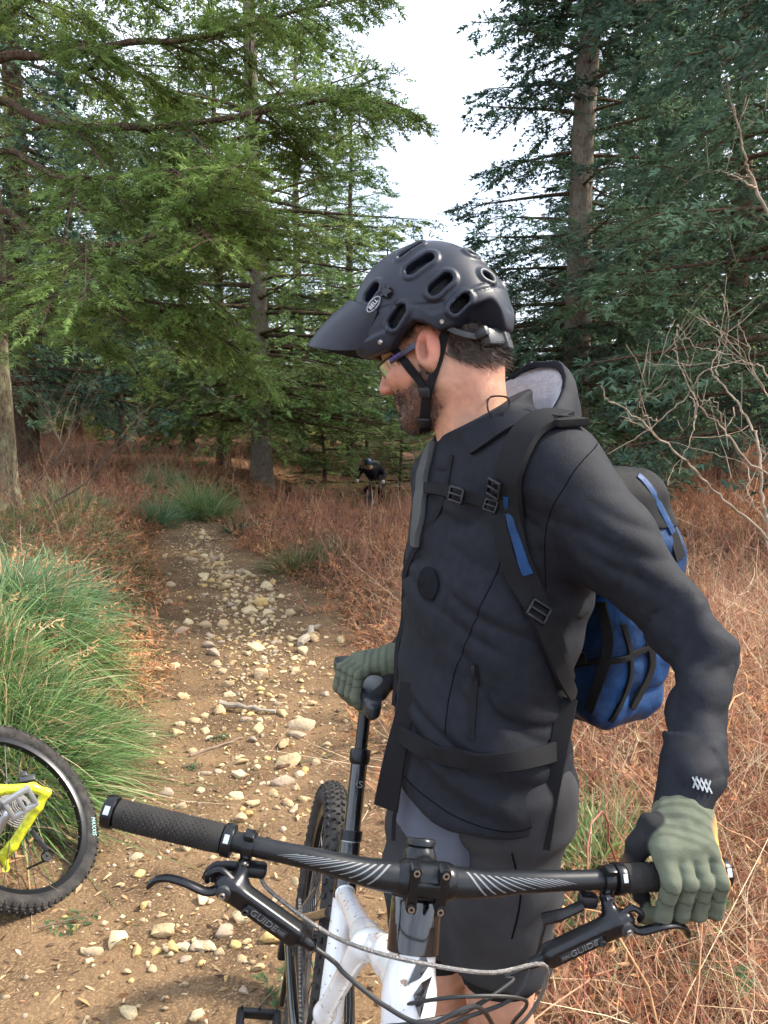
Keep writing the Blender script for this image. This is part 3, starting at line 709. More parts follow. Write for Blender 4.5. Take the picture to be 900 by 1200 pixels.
# dead bracken fronds
def fronds(x, y, lo, hi, rng, tilt, pal, zo=0., m=8, nl=.09, nw=.035):
    n = len(x); az = rng.uniform(0, 6.28, n); el = rng.uniform(*tilt, n); D = np.stack([np.cos(az)*np.cos(el), np.sin(az)*np.cos(el), np.sin(el)], -1)
    S = np.stack([x, y, gz(x, y)+rng.uniform(.0, .08, n)+zo], -1); U = nrm(A([0, 0, 1.])+rng.normal(size=(n, 3))*.6); U = nrm(U-D*(U*D).sum(1, keepdims=True))
    return needles(S, D, rng.uniform(lo, hi, n), U, m, nl, nw, A(pal)[rng.integers(0, len(pal), n)]*rng.uniform(.6, 1.35, (n, 1)), rng)
def okB(x, y):
    e = edge(x, y); return in_view(x, y)*person_clear(x, y)*(e > -.06)*(np.exp(-np.maximum(e, 0)/.9)*.9+.28*(y > 6)+.75*(x > .3)*(y < 5))*(1-.8*(x < trail_x(y))*(y < 5.5)*(e > .2))
x, y = scatter(14000, -7, 7, 1.3, 18, okB, rb)
V, F, C = fronds(x, y, .07, .26, rb, (-.25, .8), ORNG+[(.36, .20, .11), (.25, .13, .08)], 0., 6, .045, .014)
bx_, by_ = [], []
for (u, v, sp, nn_) in ((45, 775, .16, 110), (130, 745, .10, 90), (150, 790, .08, 70), (40, 665, .3, 160), (120, 650, .3, 200)):
    p_ = ground_at(u, v, .12); bx_.append(p_[0]+rb.normal(size=nn_)*sp); by_.append(p_[1]+rb.normal(size=nn_)*sp)
V2, F2, C2 = fronds(np.concatenate(bx_), np.concatenate(by_), .10, .34, rb, (-.25, .3), ORNG, .06, 8, .04, .011); F = np.concatenate([F, F2+len(V)]); V = np.concatenate([V, V2]); C = np.concatenate([C, C2])
brk = obj('bracken', V, F, M_stem, None, False, C); tag(brk, 'orange-brown dead bracken fronds lying along the trail edges', 'bracken', kind='stuff')
# fallen leaves and straw scraps
def scraps(n, okf, x0, x1, y0, y1, size, pal, rng, lift=.012):
    x, y = scatter(n, x0, x1, y0, y1, okf, rng); z = np.maximum(gz(x, y), tz(x, y)*(edge(x, y) < 0)-9*(edge(x, y) >= 0))+rng.uniform(.002, lift, n)
    a = rng.uniform(0, 6.28, n); s = size*rng.lognormal(0, .4, n); D = np.stack([np.cos(a), np.sin(a), rng.normal(size=n)*.25], -1)
    Pc = np.stack([x, y, z], -1); P = np.stack([Pc-D*s[:, None], Pc+A([0, 0, .25])*s[:, None]*rng.random((n, 1)), Pc+D*s[:, None]], 1)
    sd = nrm(np.cross(D, A([0, 0, 1.])+rng.normal(size=(n, 3))*.35)); W = s[:, None]*A([.15, .5, .1])[None]*rng.uniform(.15, .9, (n, 1))
    return ribbons(P, W, sd, A(pal)[rng.integers(0, len(pal), n)]*rng.uniform(.5, 1.3, (n, 1)))
okL = lambda x, y: in_view(x, y)*(.25+.75*(edge(x, y) > -.1))*np.where(edge(x, y) < 0, .6, 1)
V, F, C = scraps(17000, okL, -3.2, 3.6, 1.2, 8, .0095, ORNG+STRAW+[(.20, .10, .05)]*3+[(.12, .07, .04)]*2, rb, .03)
V2, F2, C2 = scraps(6000, lambda x, y: in_view(x, y)*(edge(x, y) < .1)*1.0, -3, 1.2, 1.1, 8, .009, [(.16, .09, .05), (.10, .06, .04), (.32, .2, .1), (.44, .32, .18)], rb, .008)
lit = obj('leaf_litter', np.concatenate([V, V2]), np.concatenate([F, F2+len(V)]), M_stem, None, False, np.concatenate([C, C2]))
tag(lit, 'fallen brown leaves and straw scraps strewn over the soil', 'leaf litter', kind='stuff')

# ---- grass tussocks
def tussock(x, y, r, h, n, label, pal, rng, lean=(0, 0), name='grass_tussock', w=.0032, grp='grass tussocks on the banks', dry=.13):
    z = float(gz(x, y)); e = empty(name, (x, y, z), label, 'grass', grp)
    a = rng.uniform(0, 6.28, n); q = np.sqrt(rng.random(n)); bx, by = x+np.cos(a)*q*r*.55, y+np.sin(a)*q*r*.55
    B = np.stack([bx, by, gz(bx, by)-.02], -1); out_ = np.stack([np.cos(a)*q+lean[0], np.sin(a)*q+lean[1], 0*a], -1)+rng.normal(size=(n, 3))*A([.25, .25, 0])
    l = h*rng.lognormal(-.52, .32, n).clip(.2, 1.05)*(1.15-.35*q); s = np.linspace(0, 1, 6)[None, :, None]
    D = nrm(A([0, 0, 1.])+out_*.45); P = B[:, None]+D[:, None]*l[:, None, None]*s+(out_*.55-A([0, 0, .42])*(.3+np.linalg.norm(out_, axis=1, keepdims=True)))[:, None]*l[:, None, None]*s*s*rng.uniform(.3, 1.5, (n, 1, 1))+rng.normal(size=(n, 1, 3))*A([.12, .12, .03])*l[:, None, None]*s**3
    gzv = gz(P[..., 0], P[..., 1])+.012; P[..., 2] = np.maximum(P[..., 2], gzv)
    dryc = rng.random(n) < dry; col = A(pal)[rng.integers(0, len(pal), n)]*rng.uniform(.6, 1.3, (n, 1)); col[dryc] = A(STRAW)[rng.integers(0, 4, dryc.sum())]
    V, F, C = ribbons(P, w*A([.8, 1, 1, .8, .55, .1])[None]*np.ones((n, 1)), nrm(np.cross(D, rng.normal(size=(n, 3)))), col)
    obj('blades', V, F, M_grass, e, False, C, kind='stuff'); return e
GG = [(.18, .31, .10), (.14, .25, .085), (.26, .36, .15), (.095, .18, .068)]
GB = [(.15, .27, .13), (.11, .21, .11), (.20, .31, .15)]
def tz_at(u, v, hh=.0): p = ground_at(u, v, hh); return p[0], p[1]
for (u, v, r, h, n, lb, pal, ln) in [
    (10, 905, .40, .50, 2600, 'long green grass arching over the fallen yellow bicycle wheel', GG, (.45, -.3)),
    (50, 872, .36, .44, 2300, 'green grass tussock hanging down the bank just above the fallen wheel', GG, (.45, -.3)),
    (95, 866, .28, .36, 1700, 'grass tussock spilling furthest onto the stony trail', GG, (.35, -.2)),
    (-20, 800, .50, .50, 2200, 'grass tussock at the picture edge on the bank crest', GG, (.3, -.1)),
    (70, 750, .36, .42, 2000, 'grass tussock halfway up the bank between two larger ones', GG, (.45, -.3)),
    (10, 712, .46, .44, 2200, 'broad blue-green tussock on top of the bank', GB, (.3, -.2)),
    (85, 700, .34, .36, 1100, 'tussock where the bank top meets the brown bracken', GB, (.5, -.2)),
    (236, 608, .62, .95, 1800, 'round bright tussock standing at the trail bend', GG, (.1, -.1)),
    (183, 617, .38, .75, 900, 'narrow blue-green tussock left of the round bright one', GB, (0, -.1)),
    (75, 600, .70, .60, 900, 'dark low tussock beside the lichen-covered trunk', GB, (0, 0)),
    (190, 570, .6, .7, 700, 'far tussock behind the narrow blue-green one', GB, (0, 0)),
    (280, 625, .28, .38, 380, 'small stiff blue-green tuft at the trail margin', [(.06, .14, .09), (.05, .11, .07)], (0, 0)),
    (345, 668, .45, .42, 800, 'pale yellow-green tuft on the low bank opposite the tussocks', [(.16, .19, .07), (.24, .22, .10), (.10, .14, .05)], (-.3, -.2)),
    (385, 655, .38, .42, 600, 'faded tuft half buried in reddish heather', [(.14, .17, .07), (.2, .2, .1)], (-.1, -.1)),
    (690, 1035, .30, .42, 1300, 'green grass tuft in the twigs below the handlebar', GG, (-.35, -.1)),
    (640, 1075, .18, .28, 420, 'small grass tuft beside the bare knee', GG, (.2, 0))]:
    x, y = tz_at(u, v); tussock(x, y, r, h, n, lb, pal, rb, ln)
# loose grass on the bank between tussocks
x, y = scatter(5200, -4.2, -.9, 2.0, 8.5, lambda x, y: in_view(x, y)*(edge(x, y) > .04)*(x < trail_x(y))*np.clip(.55+fbm2(x, y, 1.1, 2, 60), .05, 1), rb)
n = len(x); B = np.stack([x, y, gz(x, y)-.02], -1); D = nrm(A([.35, -.25, 1.])+rb.normal(size=(n, 3))*.4); l = rb.uniform(.15, .42, n)
s = np.linspace(0, 1, 5)[None, :, None]; P = B[:, None]+D[:, None]*l[:, None, None]*s+A([.2, -.15, -.5])*l[:, None, None]*s*s*rb.uniform(.4, 1.3, (n, 1, 1))
V, F, C = ribbons(P, .003*A([.8, 1, .9, .6, .1])[None]*np.ones((n, 1)), nrm(np.cross(D, rb.normal(size=(n, 3)))), np.where(rb.random((n, 1)) < .35, A(STRAW)[rb.integers(0, 4, n)], A(GG)[rb.integers(0, 4, n)])*rb.uniform(.6, 1.3, (n, 1)))
bg_ = obj('bank_grass', V, F, M_grass, None, False, C); tag(bg_, 'loose green and straw-coloured grass over the bank', 'grass', kind='stuff')

# ---- bare shrubs: stems traced as polylines, with side twigs
def bare_shrub(name, label, stems, mat_, r0, twn, rng, tl=(.08, .3), loc=None, cat='shrub', jit=.5):
    e = empty(name, loc if loc is not None else stems[0][0], label, cat)
    tw = []
    for k, st in enumerate(stems):
        C = spline(st, len(st)*6); K = len(C); C = C+rng.normal(size=C.shape)*.004; rr_ = r0[k]*np.linspace(1, .32, K)
        V, F = tube(C, rr_, 6, True); obj('stem', V, fixF(F), mat_, e)
        for q in range(twn):
            j = int(rng.integers(K//5, K-1)); T = nrm(C[min(j+1, K-1)]-C[j-1]); d = nrm(T+rng.normal(size=3)*jit+A([0, 0, .35])); l = rng.uniform(*tl); s = np.linspace(0, 1, 6)[:, None]
            c2 = C[j]+d*l*s+rng.normal(size=3)*.25*l*s*s+rng.normal(size=(6, 3))*.006*s; tw.append(tube(c2, np.linspace(rr_[j]*.5, .0012, 6), 4, False))
            for q2 in range(2):
                j2 = int(rng.integers(1, 5)); d2 = nrm(d+rng.normal(size=3)*.6); l2 = l*rng.uniform(.25, .6)
                tw.append(tube(np.stack([c2[j2], c2[j2]+d2*l2*.5, c2[j2]+d2*l2+A([0, 0, .02])]), [rr_[j]*.3+.0006, .0014, .0009], 3, False))
    off = 0; vs_, fs_ = [], []
    for V, F in tw: vs_.append(V); fs_.append(F+off); off += len(V)
    obj('twigs', np.concatenate(vs_), np.concatenate(fs_), mat_, e, kind='stuff'); return e
M_pale = mat('pale dry shrub bark', (.31, .245, .18), .85, var=.45, vscale=14, bump=.3, bscale=80, spec=.2)
M_bleach = mat('bleached dead wood', (.38, .32, .25), .85, var=.3, vscale=12, spec=.2)
def zq(pts, d0, d1): n_ = len(pts); return [at(680+a/3.527, 300+b/3.527, d0+(d1-d0)*i/(n_-1)) for i, (a, b) in enumerate(pts)]
gb = ground_at(925, 760)
st = [zq([(800, 1400), (776, 1120), (750, 1000), (740, 780), (700, 690), (640, 600), (565, 510), (525, 465), (450, 560), (330, 680), (120, 820)], 3.4, 4.0),
      zq([(820, 1400), (800, 960), (690, 850), (600, 720), (520, 650), (465, 580), (430, 500), (395, 400), (400, 300)], 3.5, 3.3),
      zq([(900, 1400), (776, 1170), (620, 1030), (520, 940), (430, 840), (290, 720), (190, 630), (110, 590), (85, 535)], 3.3, 3.1),
      zq([(850, 1400), (850, 800), (770, 490), (700, 450), (640, 420), (560, 390), (485, 375), (400, 285)], 3.6, 3.9),
      zq([(565, 510), (575, 380), (588, 280), (610, 75)], 3.62, 3.6), zq([(840, 900), (800, 620), (720, 480), (690, 360), (650, 260)], 3.7, 3.8),
      zq([(465, 580), (478, 680), (440, 800), (405, 905)], 3.35, 3.3), zq([(330, 680), (270, 660), (250, 600), (330, 540)], 3.1, 3.0),
      zq([(640, 630), (600, 712), (560, 600), (500, 600)], 3.5, 3.4), zq([(860, 1250), (700, 1000), (690, 870), (560, 820), (330, 760)], 3.5, 4.1)]
bare_shrub('bare_shrub', 'leafless pale shrub with crooked branches beside the backpack', st, M_pale, [.0068, .0054, .0056, .0045, .0032, .0035, .0028, .0025, .0028, .003], 3, rb, (.12, .42), gb, jit=.6)
st2 = [[at(938, 330, 4.2), at(885, 220, 4.2), at(872, 180, 4.1), at(858, 122, 4.0)], [at(885, 220, 4.2), at(862, 208, 4.1), at(842, 200, 4.1)], [at(960, 760, 4.2), at(950, 500, 4.2), at(938, 330, 4.2)]]
bare_shrub('bare_sapling', 'thin bare sapling tip reaching up at the picture edge above the pale shrub', st2, M_pale, [.010, .006, .014], 3, rb, (.1, .3), ground_at(960, 790), cat='sapling')
b0 = ground_at(203, 540); dd = proj(b0)[2]
st3 = [[b0, at(222, 508, dd), at(238, 485, dd-.1), at(248, 465, dd-.1), at(262, 438, dd-.1)], [b0, at(225, 500, dd), at(222, 484, dd), at(210, 470, dd)], [at(225, 540, dd), at(240, 510, dd+.1), at(252, 485, dd+.1), at(262, 470, dd+.1)]]
bare_shrub('dead_sapling', 'bleached forked dead sapling standing in front of the shaded wood', st3, M_bleach, [.028, .018, .02], 7, rb, (.25, .9), b0, cat='sapling')
b0 = ground_at(30, 606); dd = proj(b0)[2]
st4 = [[b0, at(70, 585, dd), at(105, 562, dd-.2), at(125, 535, dd-.3)], [b0, at(40, 570, dd), at(75, 525, dd), at(90, 470, dd)], [at(75, 525, dd), at(62, 500, dd), at(55, 470, dd)], [at(125, 535, dd-.3), at(150, 515, dd-.3), at(165, 490, dd-.2)]]
bare_shrub('bare_shrub', 'low dark bare shrub growing at the foot of the lichen-covered trunk', st4, M_twig, [.018, .014, .009, .010], 9, rb, (.25, .8), b0)
# long bramble stems in the tangle
M_bram = mat('reddish bramble stem', (.30, .10, .07), .6, var=.4, vscale=20, spec=.4); M_cane = mat('tan cane', (.42, .22, .10), .7, var=.4, vscale=15)
for i in range(13):
    x, y = scatter(1, .5, 1.7, 1.45, 3.2, lambda x, y: in_view(x, y, .3)*1.0, rb); x, y = float(x[0]), float(y[0]); a = rb.uniform(0, 6.28); l = rb.uniform(.5, 1.1); s = np.linspace(0, 1, 14)[:, None]
    B = A([x, y, float(gz(x, y))]); C = B+A([math.cos(a), math.sin(a), 0])*l*s+A([0, 0, 1.])*(rb.uniform(.25, .5)*np.sin(s*math.pi*.9)+.02)+np.cumsum(rb.normal(size=(14, 3))*.012, 0)
    V, F = tube(C, np.linspace(.0042, .0014, 14), 6); o = obj('bramble_stem', V, fixF(F), M_bram if i % 2 else M_cane)
    tag(o, 'thin %s arching through the dry twigs beside the person' % ('reddish bramble stem' if i % 2 else 'tan cane'), 'stem', 'reddish bramble stems in the twigs' if i % 2 else 'tan canes in the twigs')
# green fir sprigs on the ground and fallen sticks
def sprig(u, v, l, az, label, hh=0.01, el=.1):
    p = ground_at(u, v, hh); D0 = A([math.cos(az)*math.cos(el), math.sin(az)*math.cos(el), math.sin(el)]); s = np.linspace(0, 1, 7)[:, None]
    C = p+A([0, 0, .012])+D0*l*s; S, D, L, BL = herring(C, l*.5, 14, 3, l*.16, .1, rb, .1, .3); U = nrm(A([0, 0, 1.])+rb.normal(size=S.shape)*.3)
    U = nrm(U-D*(U*D).sum(1, keepdims=True)); tt = rb.random((len(S), 1))
    S = np.concatenate([S, BL[:, 0]]); D = np.concatenate([D, nrm(BL[:, -1]-BL[:, 0])]); L = np.concatenate([L, np.linalg.norm(BL[:, -1]-BL[:, 0], axis=1)]); U = np.concatenate([U, np.tile(A([[0, 0, 1.]]), (len(BL), 1))])
    V, F, Cc = needles(S, D, L, U, 8, l*.06, .003, A((.07, .15, .06))*rb.uniform(.7, 1.4, (len(S), 1)), rb)
    e = empty('fir_sprig', p, label, 'sprig', 'green fir sprigs on the ground'); obj('needles', V, F, M_leaf, e, False, Cc, kind='stuff')
    V, F = tube(C, np.linspace(.003, .001, 7), 5); obj('twig', V, fixF(F), M_twig, e)
for a in [(45, 1092, .16, .3, 'green fir sprig lying on bare soil below the fallen wheel'), (298, 1190, .2, 1.0, 'fir sprig beside the stones at the very front of the trail'), (312, 1078, .10, -.8, 'short fir sprig next to a large tan stone by the brake lever'),
          (212, 902, .09, .2, 'tiny fir sprig among stones in mid trail'), (240, 870, .1, .5, 'small green sprig beside a pale stone'),
          (745, 1105, .32, .6, 'fir sprig in the twigs under the gloved hand', .12), (700, 1090, .24, 2.2, 'fir sprig under the brake lever near the leg', .12), (780, 1130, .24, -.4, 'fir sprig lowest in the twigs below the gloved hand', .1)]:
    sprig(*a)
for i, (u0, v0, u1, v1, r, lb) in enumerate([(258, 830, 322, 838, .016, 'short bleached stick lying across the stony trail'), (222, 890, 285, 868, .008, 'thin dark stick slanting across mid trail'), (325, 905, 395, 888, .011, 'dark half-buried root across the trail'),
        (135, 738, 115, 700, .02, 'grey weathered root at the foot of the bank'), (350, 760, 375, 735, .03, 'grey stump of root at the trail edge below the heather'), (640, 1198, 850, 1172, .006, 'tan fallen cane crossing the foot of the twigs')]):
    a, b = ground_at(u0, v0), ground_at(u1, v1); s = np.linspace(0, 1, 9)[:, None]; C = a*(1-s)+b*s; C[:, 2] = gz(C[:, 0], C[:, 1])+r*.7+.012; C = C+rb.normal(size=C.shape)*r*.25
    V, F = tube(C, r*np.linspace(1, .5, 9)*(1+.2*rb.normal(size=9)), 7); tag(obj('fallen_stick', V, fixF(F), (M_bleach, M_twig, M_bark_dark, M_bleach, M_bleach, M_cane)[i]), lb, 'stick')
# ------------------------------------------------------------------ bicycle frame of reference (used by the person's hands too)
BF = nrm(A([.107, -.994, 0])); BU0 = A([0, 0, 1.]); BL0 = np.cross(BU0, BF); LEAN = math.radians(9.2)
BU = BU0*math.cos(LEAN)+BL0*math.sin(LEAN); BL = BL0*math.cos(LEAN)-BU0*math.sin(LEAN)
CLAMP_L = A([.914, 0, 1.015]); BO = at(499, 1031, .945)-(BF*CLAMP_L[0]+BU*CLAMP_L[2])
def B(f, l, u): return BO+BF*f+BL*l+BU*u
def Bs(L): return A([B(*q) for q in L])
STEER = math.radians(-2.0)
SA = nrm(BF*-.415+BU*.91)                                  # steering axis
def rotv(v, ax, a): return v*math.cos(a)+np.cross(ax, v)*math.sin(a)+ax*np.dot(ax, v)*(1-math.cos(a))
HF, HL, HU = [rotv(v, SA, STEER) for v in (BF, BL, BU)]
CLAMP = B(*CLAMP_L)
def H(f, l, u): return CLAMP+HF*f+HL*l+HU*u                # handlebar space
_bs = A([0, .035, .07, .125, .2, .29, .372]); _bh = A([0, 0, .003, .013, .018, .023, .028]); _bb = A([0, 0, .001, .004, -.004, -.018, -.031])
def bar_pt(s):
    a = abs(s); return H(np.interp(a, _bs, _bb), s, np.interp(a, _bs, _bh))

# ------------------------------------------------------------------ person
M_skin = mat('skin', attr=True, rough=.5, spec=.4, var=.16, vscale=60, bump=.12, bscale=260)
[setattr(n_.inputs['Subsurface Weight'], 'default_value', .12) for n_ in M_skin.node_tree.nodes if n_.type == 'BSDF_PRINCIPLED']
M_jacket = mat('jacket softshell', (.0088, .0104, .0155), .75, var=.35, vscale=60, bump=.08, bscale=260, spec=.22, detail=10)
M_lining = mat('hood lining', (.42, .41, .44), .9, var=.2, vscale=90, bump=.3, bscale=300)
M_shorts = mat('shorts cloth', (.033, .034, .038), .85, var=.25, vscale=14, bump=.05, bscale=300, spec=.2)
M_shirt = mat('slate shirt', (.07, .08, .11), .85, var=.2, vscale=14)
M_web = mat('black webbing', (.0075, .0075, .009), .8, bump=.08, bscale=450, spec=.2)
M_plast = mat('black plastic', (.010, .010, .012), .42, spec=.4, var=.3, vscale=40)
M_glove = mat('glove fabric', attr=True, rough=.9, bump=.10, bscale=420, spec=.2, var=.12, vscale=60)
M_hair = mat('brown hair', attr=True, rough=.5, spec=.4)
fb = nrm(A([-.82, -.57, 0])); lb = A([.57, -.82, 0]); lb = nrm(lb); UP = A([0, 0, 1.])
SPz = A([.80, .87, .95, 1.05, 1.2, 1.35, 1.44, 1.50, 1.54])
SPx = A([.168, .166, .165, .166, .185, .212, .212, .198, .18]); SPy = A([1.375, 1.375, 1.375, 1.38, 1.41, 1.44, 1.455, 1.46, 1.455])
SPa = A([.142, .138, .130, .128, .136, .140, .122, .085, .07]); SPb = A([.172, .166, .156, .152, .168, .190, .182, .11, .072])
def torso(p, grow=0., sc=1.):
    z = p[:, 2]; cx, cy_ = np.interp(z, SPz, SPx), np.interp(z, SPz, SPy); a, b = np.interp(z, SPz, SPa)*sc+grow, np.interp(z, SPz, SPb)*sc+grow
    dx, dy = p[:, 0]-cx, p[:, 1]-cy_; f = dx*fb[0]+dy*fb[1]; l = dx*lb[0]+dy*lb[1]
    k0 = (np.abs(f/a)**2.3+np.abs(l/b)**2.3)**(1/2.3); return (k0-1)*np.minimum(a, b)*.95
SH = at(645, 556, 1.315); EL = at(824, 766, 1.18); WR = at(802, 955, 1.035)
SHR = A([.132, 1.60, 1.42]); ELR = A([.165, 1.75, 1.20]); WRR = at(476, 772, 1.63)
upA = np.linalg.norm(EL-SH); foA = np.linalg.norm(WR-EL); print('arm lengths', upA, foA, np.linalg.norm(ELR-SHR), np.linalg.norm(WRR-ELR))
SLp = [SH+(EL-SH)*t for t in (0, .45, .82)]+[EL, EL+(WR-EL)*.3, EL+(WR-EL)*.75, WR+(WR-EL)*.09]
SLr = [.084, .070, .054, .050, .0445, .0405, .0415]
def arm_frame(p, a, b):
    ax = nrm(b-a); t = (p-a)@ax; q = p-a-t[:, None]*ax; return t, q
_c1, _c2 = at(514, 514, 1.40), at(594, 470, 1.42); COLN = nrm(np.cross(_c2-_c1, A([0, 1., 0]))); COLN = COLN if COLN[2] > 0 else -COLN; COLP = _c1
def jacket(p, fold=True):
    d = torso(p, .004+.010*smooth(1.05, .9, p[:, 2]))
    sh = s_chain(p, SLp, SLr, .02); d = smin(d, sh, .035)
    d = smin(d, s_chain(p, [SHR, ELR, WRR], [.072, .056, .044], .02), .04)
    d = smin(d, s_caps(p, SHR, SH, .062, .072), .04)                         # yoke
    d = smin(d, s_caps(p, SH+A([-.03, .05, .02]), A([.185, 1.455, 1.49]), .07, .07), .04)
    hemz = .905-.02*((p[:, 0]-.165)*lb[0]+(p[:, 1]-1.375)*lb[1])/.18
    d = smax(d, hemz-p[:, 2], .008)
    d = smax(d, (p-COLP)@COLN, .004)
    cd = d if True else smin(d, s_caps(p, A([.19, 1.457, 1.47]), A([.145, 1.44, 1.535]), .078, .073), .02); d = cd
    if fold:
        near_ = np.abs(d) < .03
        if near_.any():
            q = p[near_]; e = np.zeros(len(q))
            # torso: long diagonal drags from chest to hip and pull at the armpit
            r = np.stack([q@nrm(A([.35, -.2, .95]))*16, q@nrm(A([.9, -.3, -.4]))*5, q[:, 1]*5], -1)
            ms = smooth(1.5, 1.35, q[:, 2]); n1 = noise3(r, 41); e += ms*(1.5*(.0042*n1+.0030*(1-np.abs(noise3(r*A([1.9, 1.4, 1.4]), 42))*2)))
            e += .006*smooth(1.05, .9, q[:, 2])*noise3(np.stack([q[:, 2]*30, q[:, 0]*8, q[:, 1]*8], -1), 44)
            # sleeve: rings near elbow and cuff
            t, w_ = arm_frame(q, EL, WR); c = np.linalg.norm(w_, axis=1) < .10
            g = noise3(np.stack([t*44+w_[:, 0]*16, w_[:, 0]*13, w_[:, 2]*13+t*6], -1), 45)
            e += np.where(c, .0028*g*smooth(-.07, -.01, t)*(.55+.45*smooth(.06, .22, t))*smooth(.265, .235, t), 0)
            t, w_ = arm_frame(q, SH, EL); c = np.linalg.norm(w_, axis=1) < .13
            g = noise3(np.stack([t*20+w_[:, 0]*10, w_[:, 0]*9, w_[:, 2]*9], -1), 46); e += np.where(c, .005*g*smooth(.02, .12, t)+.0025*noise3(np.stack([t*46, w_[:, 0]*10, w_[:, 1]*10], -1), 47)*smooth(.2, .3, t), 0)
            # sharper creases where the cloth is pulled
            cr = lambda r_, sd: np.clip(1-np.abs(noise3(r_, sd))*3.2, 0, 1)**2
            e += .0062*ms*cr(np.stack([q@nrm(A([.55, -.25, .8]))*9+noise3(q*7, 48)*.5, q@nrm(A([.8, -.3, -.5]))*2.6, q[:, 1]*3], -1), 49)*smooth(.2, .5, noise3(q*6, 50)+.45)
            t, w_ = arm_frame(q, EL, WR); c = np.linalg.norm(w_, axis=1) < .09
            e += np.where(c, .0040*cr(np.stack([t*20+w_[:, 0]*22+noise3(q*14, 51)*.6, w_[:, 0]*9, w_[:, 2]*9], -1), 52)*smooth(-.09, -.02, t)*smooth(.235, .2, t), 0)
            d = d.copy(); d[near_] += e
    return d
Hear = at(497, 411, 1.40)
hf0 = nrm(A([-.935, .355, 0])); HP = math.radians(19)
hf = hf0*math.cos(HP)-UP*math.sin(HP); hu = UP*math.cos(HP)+hf0*math.sin(HP); hl = np.cross(hu, hf)
hroll = math.radians(3); hl, hu = hl*math.cos(hroll)+hu*math.sin(hroll), hu*math.cos(hroll)-hl*math.sin(hroll)
HC = Hear-hl*.078; HR = np.stack([hf, hl, hu], 1)
def hw(f, l, u): return HC+hf*f+hl*l+hu*u
NECKB = A([.175, 1.46, 1.47])
def head(p, ears=True):
    q = (p-HC)@HR; a = q.copy(); a[:, 1] = np.abs(a[:, 1])
    d = s_ell(a, (-.012, 0, .045), (.098, .077, .092))
    d = smin(d, s_ell(a, (.040, 0, -.022), (.056, .060, .088)), .03)                      # face
    d = smin(d, s_caps(a, (.0, .052, -.055), (.072, .020, -.098), .018, .018), .03)       # jaw
    d = smin(d, s_ell(a, (.078, 0, -.096), (.021, .025, .020)), .02)                      # chin
    d = smin(d, s_ell(a, (.060, .042, -.018), (.030, .022, .022)), .02)                   # cheek bone
    d = smin(d, s_caps(a, (.086, .008, .034), (.070, .046, .030), .012, .012), .018)      # brow
    d = smax(d, -s_ell(a, (.097, .034, .008), (.020, .020, .013)), .014)                  # eye socket
    d = smin(d, s_ell(a, (.075, .032, .008), (.015, .016, .013)), .004)                   # eye ball and lids
    d = smin(d, s_caps(a, (.090, 0, .018), (.113, 0, -.022), .009, .0125), .012)          # nose ridge
    d = smin(d, s_ell(a, (.101, .011, -.027), (.013, .009, .009)), .008)                  # nostril wing
    d = smin(d, s_ell(a, (.091, 0, -.057), (.012, .024, .007)), .008); d = smin(d, s_ell(a, (.089, 0, -.069), (.012, .021, .007)), .007)  # lips
    d = smax(d, -s_ell(a, (.106, 0, -.063), (.012, .022, .0022)), .004)
    d = smin(d, s_ell(a, (-.085, 0, -.015), (.03, .045, .05)), .04)
    nb = (NECKB-HC)@HR; d = smin(d, s_chain(q, [A([-.022, 0, -.02]), A([-.035, 0, -.075]), nb, nb+(nb-A([-.035, 0, -.075]))*.6], [.058, .059, .064, .075], .02), .03)
    d = smin(d, s_caps(q, (-.01, .052, -.03), (.03, .012, -.165), .013, .012), .03)          # neck muscle
    if ears:
        Re = axes_R((.96, .12, .25), (-.1, 1, .05))
        e = s_ell(a, (-.008, .081, .000), (.022, .011, .038), Re); e = smax(e, -s_ell(a, (-.002, .094, .002), (.013, .013, .024), Re), .004); e = smin(e, s_ell(a, (-.012, .085, .006), (.004, .006, .018), Re), .004)
        e = smin(e, s_ell(a, (-.002, .077, -.030), (.010, .007, .011)), .006); d = smin(d, e, .006)
    return d
PB = A([.16, 1.38, .0]); 
person = empty('person', PB, 'person in dark jacket and bike helmet turning to look back along the trail', 'person')
# legs under the shorts, joined to the same body
HIPL, KNL, ANL = A([.212, 1.315, .90]), A([.205, 1.345, .54]), A([.205, 1.40, .10]); HIPR, KNR, ANR = A([.118, 1.445, .90]), A([.095, 1.41, .54]), A([.105, 1.47, .10])
def legs(p):
    d = None
    for h, k, a_ in ((HIPL, KNL, ANL), (HIPR, KNR, ANR)):
        calf = k+(a_-k)*.33-fb*.028
        e = smin(s_chain(p, [h, k, a_], [.085, .056, .040], .02), s_caps(p, k+(a_-k)*.2-fb*.02, calf+(a_-k)*.2, .046, .042), .03)
        d = e if d is None else smin(d, e, .02)
    return d
def body_f(p):
    z = p[:, 2]; d = np.full(len(p), 9.); m = z > 1.25; 
    if m.any(): d[m] = head(p[m])
    m = z < .97
    if m.any(): d[m] = np.minimum(d[m], legs(p[m]))
    m = (z > .75) & (z < 1.6)
    if m.any(): d[m] = smin(d[m], s_chain(p[m], [A([.165, 1.38, .90]), A([.17, 1.39, 1.1]), NECKB-A([0, 0, .03])], [.075, .05, .06], .02), .02)
    return d
V, F = sdf_mesh(body_f, (-.06, 1.15, .07), (.40, 1.66, 1.75), .0039)
q = (V-HC)@HR; a = np.abs(q[:, 1])
skin = A([.50, .245, .155])*(1+.10*noise3(V*45, 8)[:, None]+.10*noise3(V*170, 9)[:, None]+A([[.0, -.10, -.12]])*noise3(V*28, 10)[:, None]); 
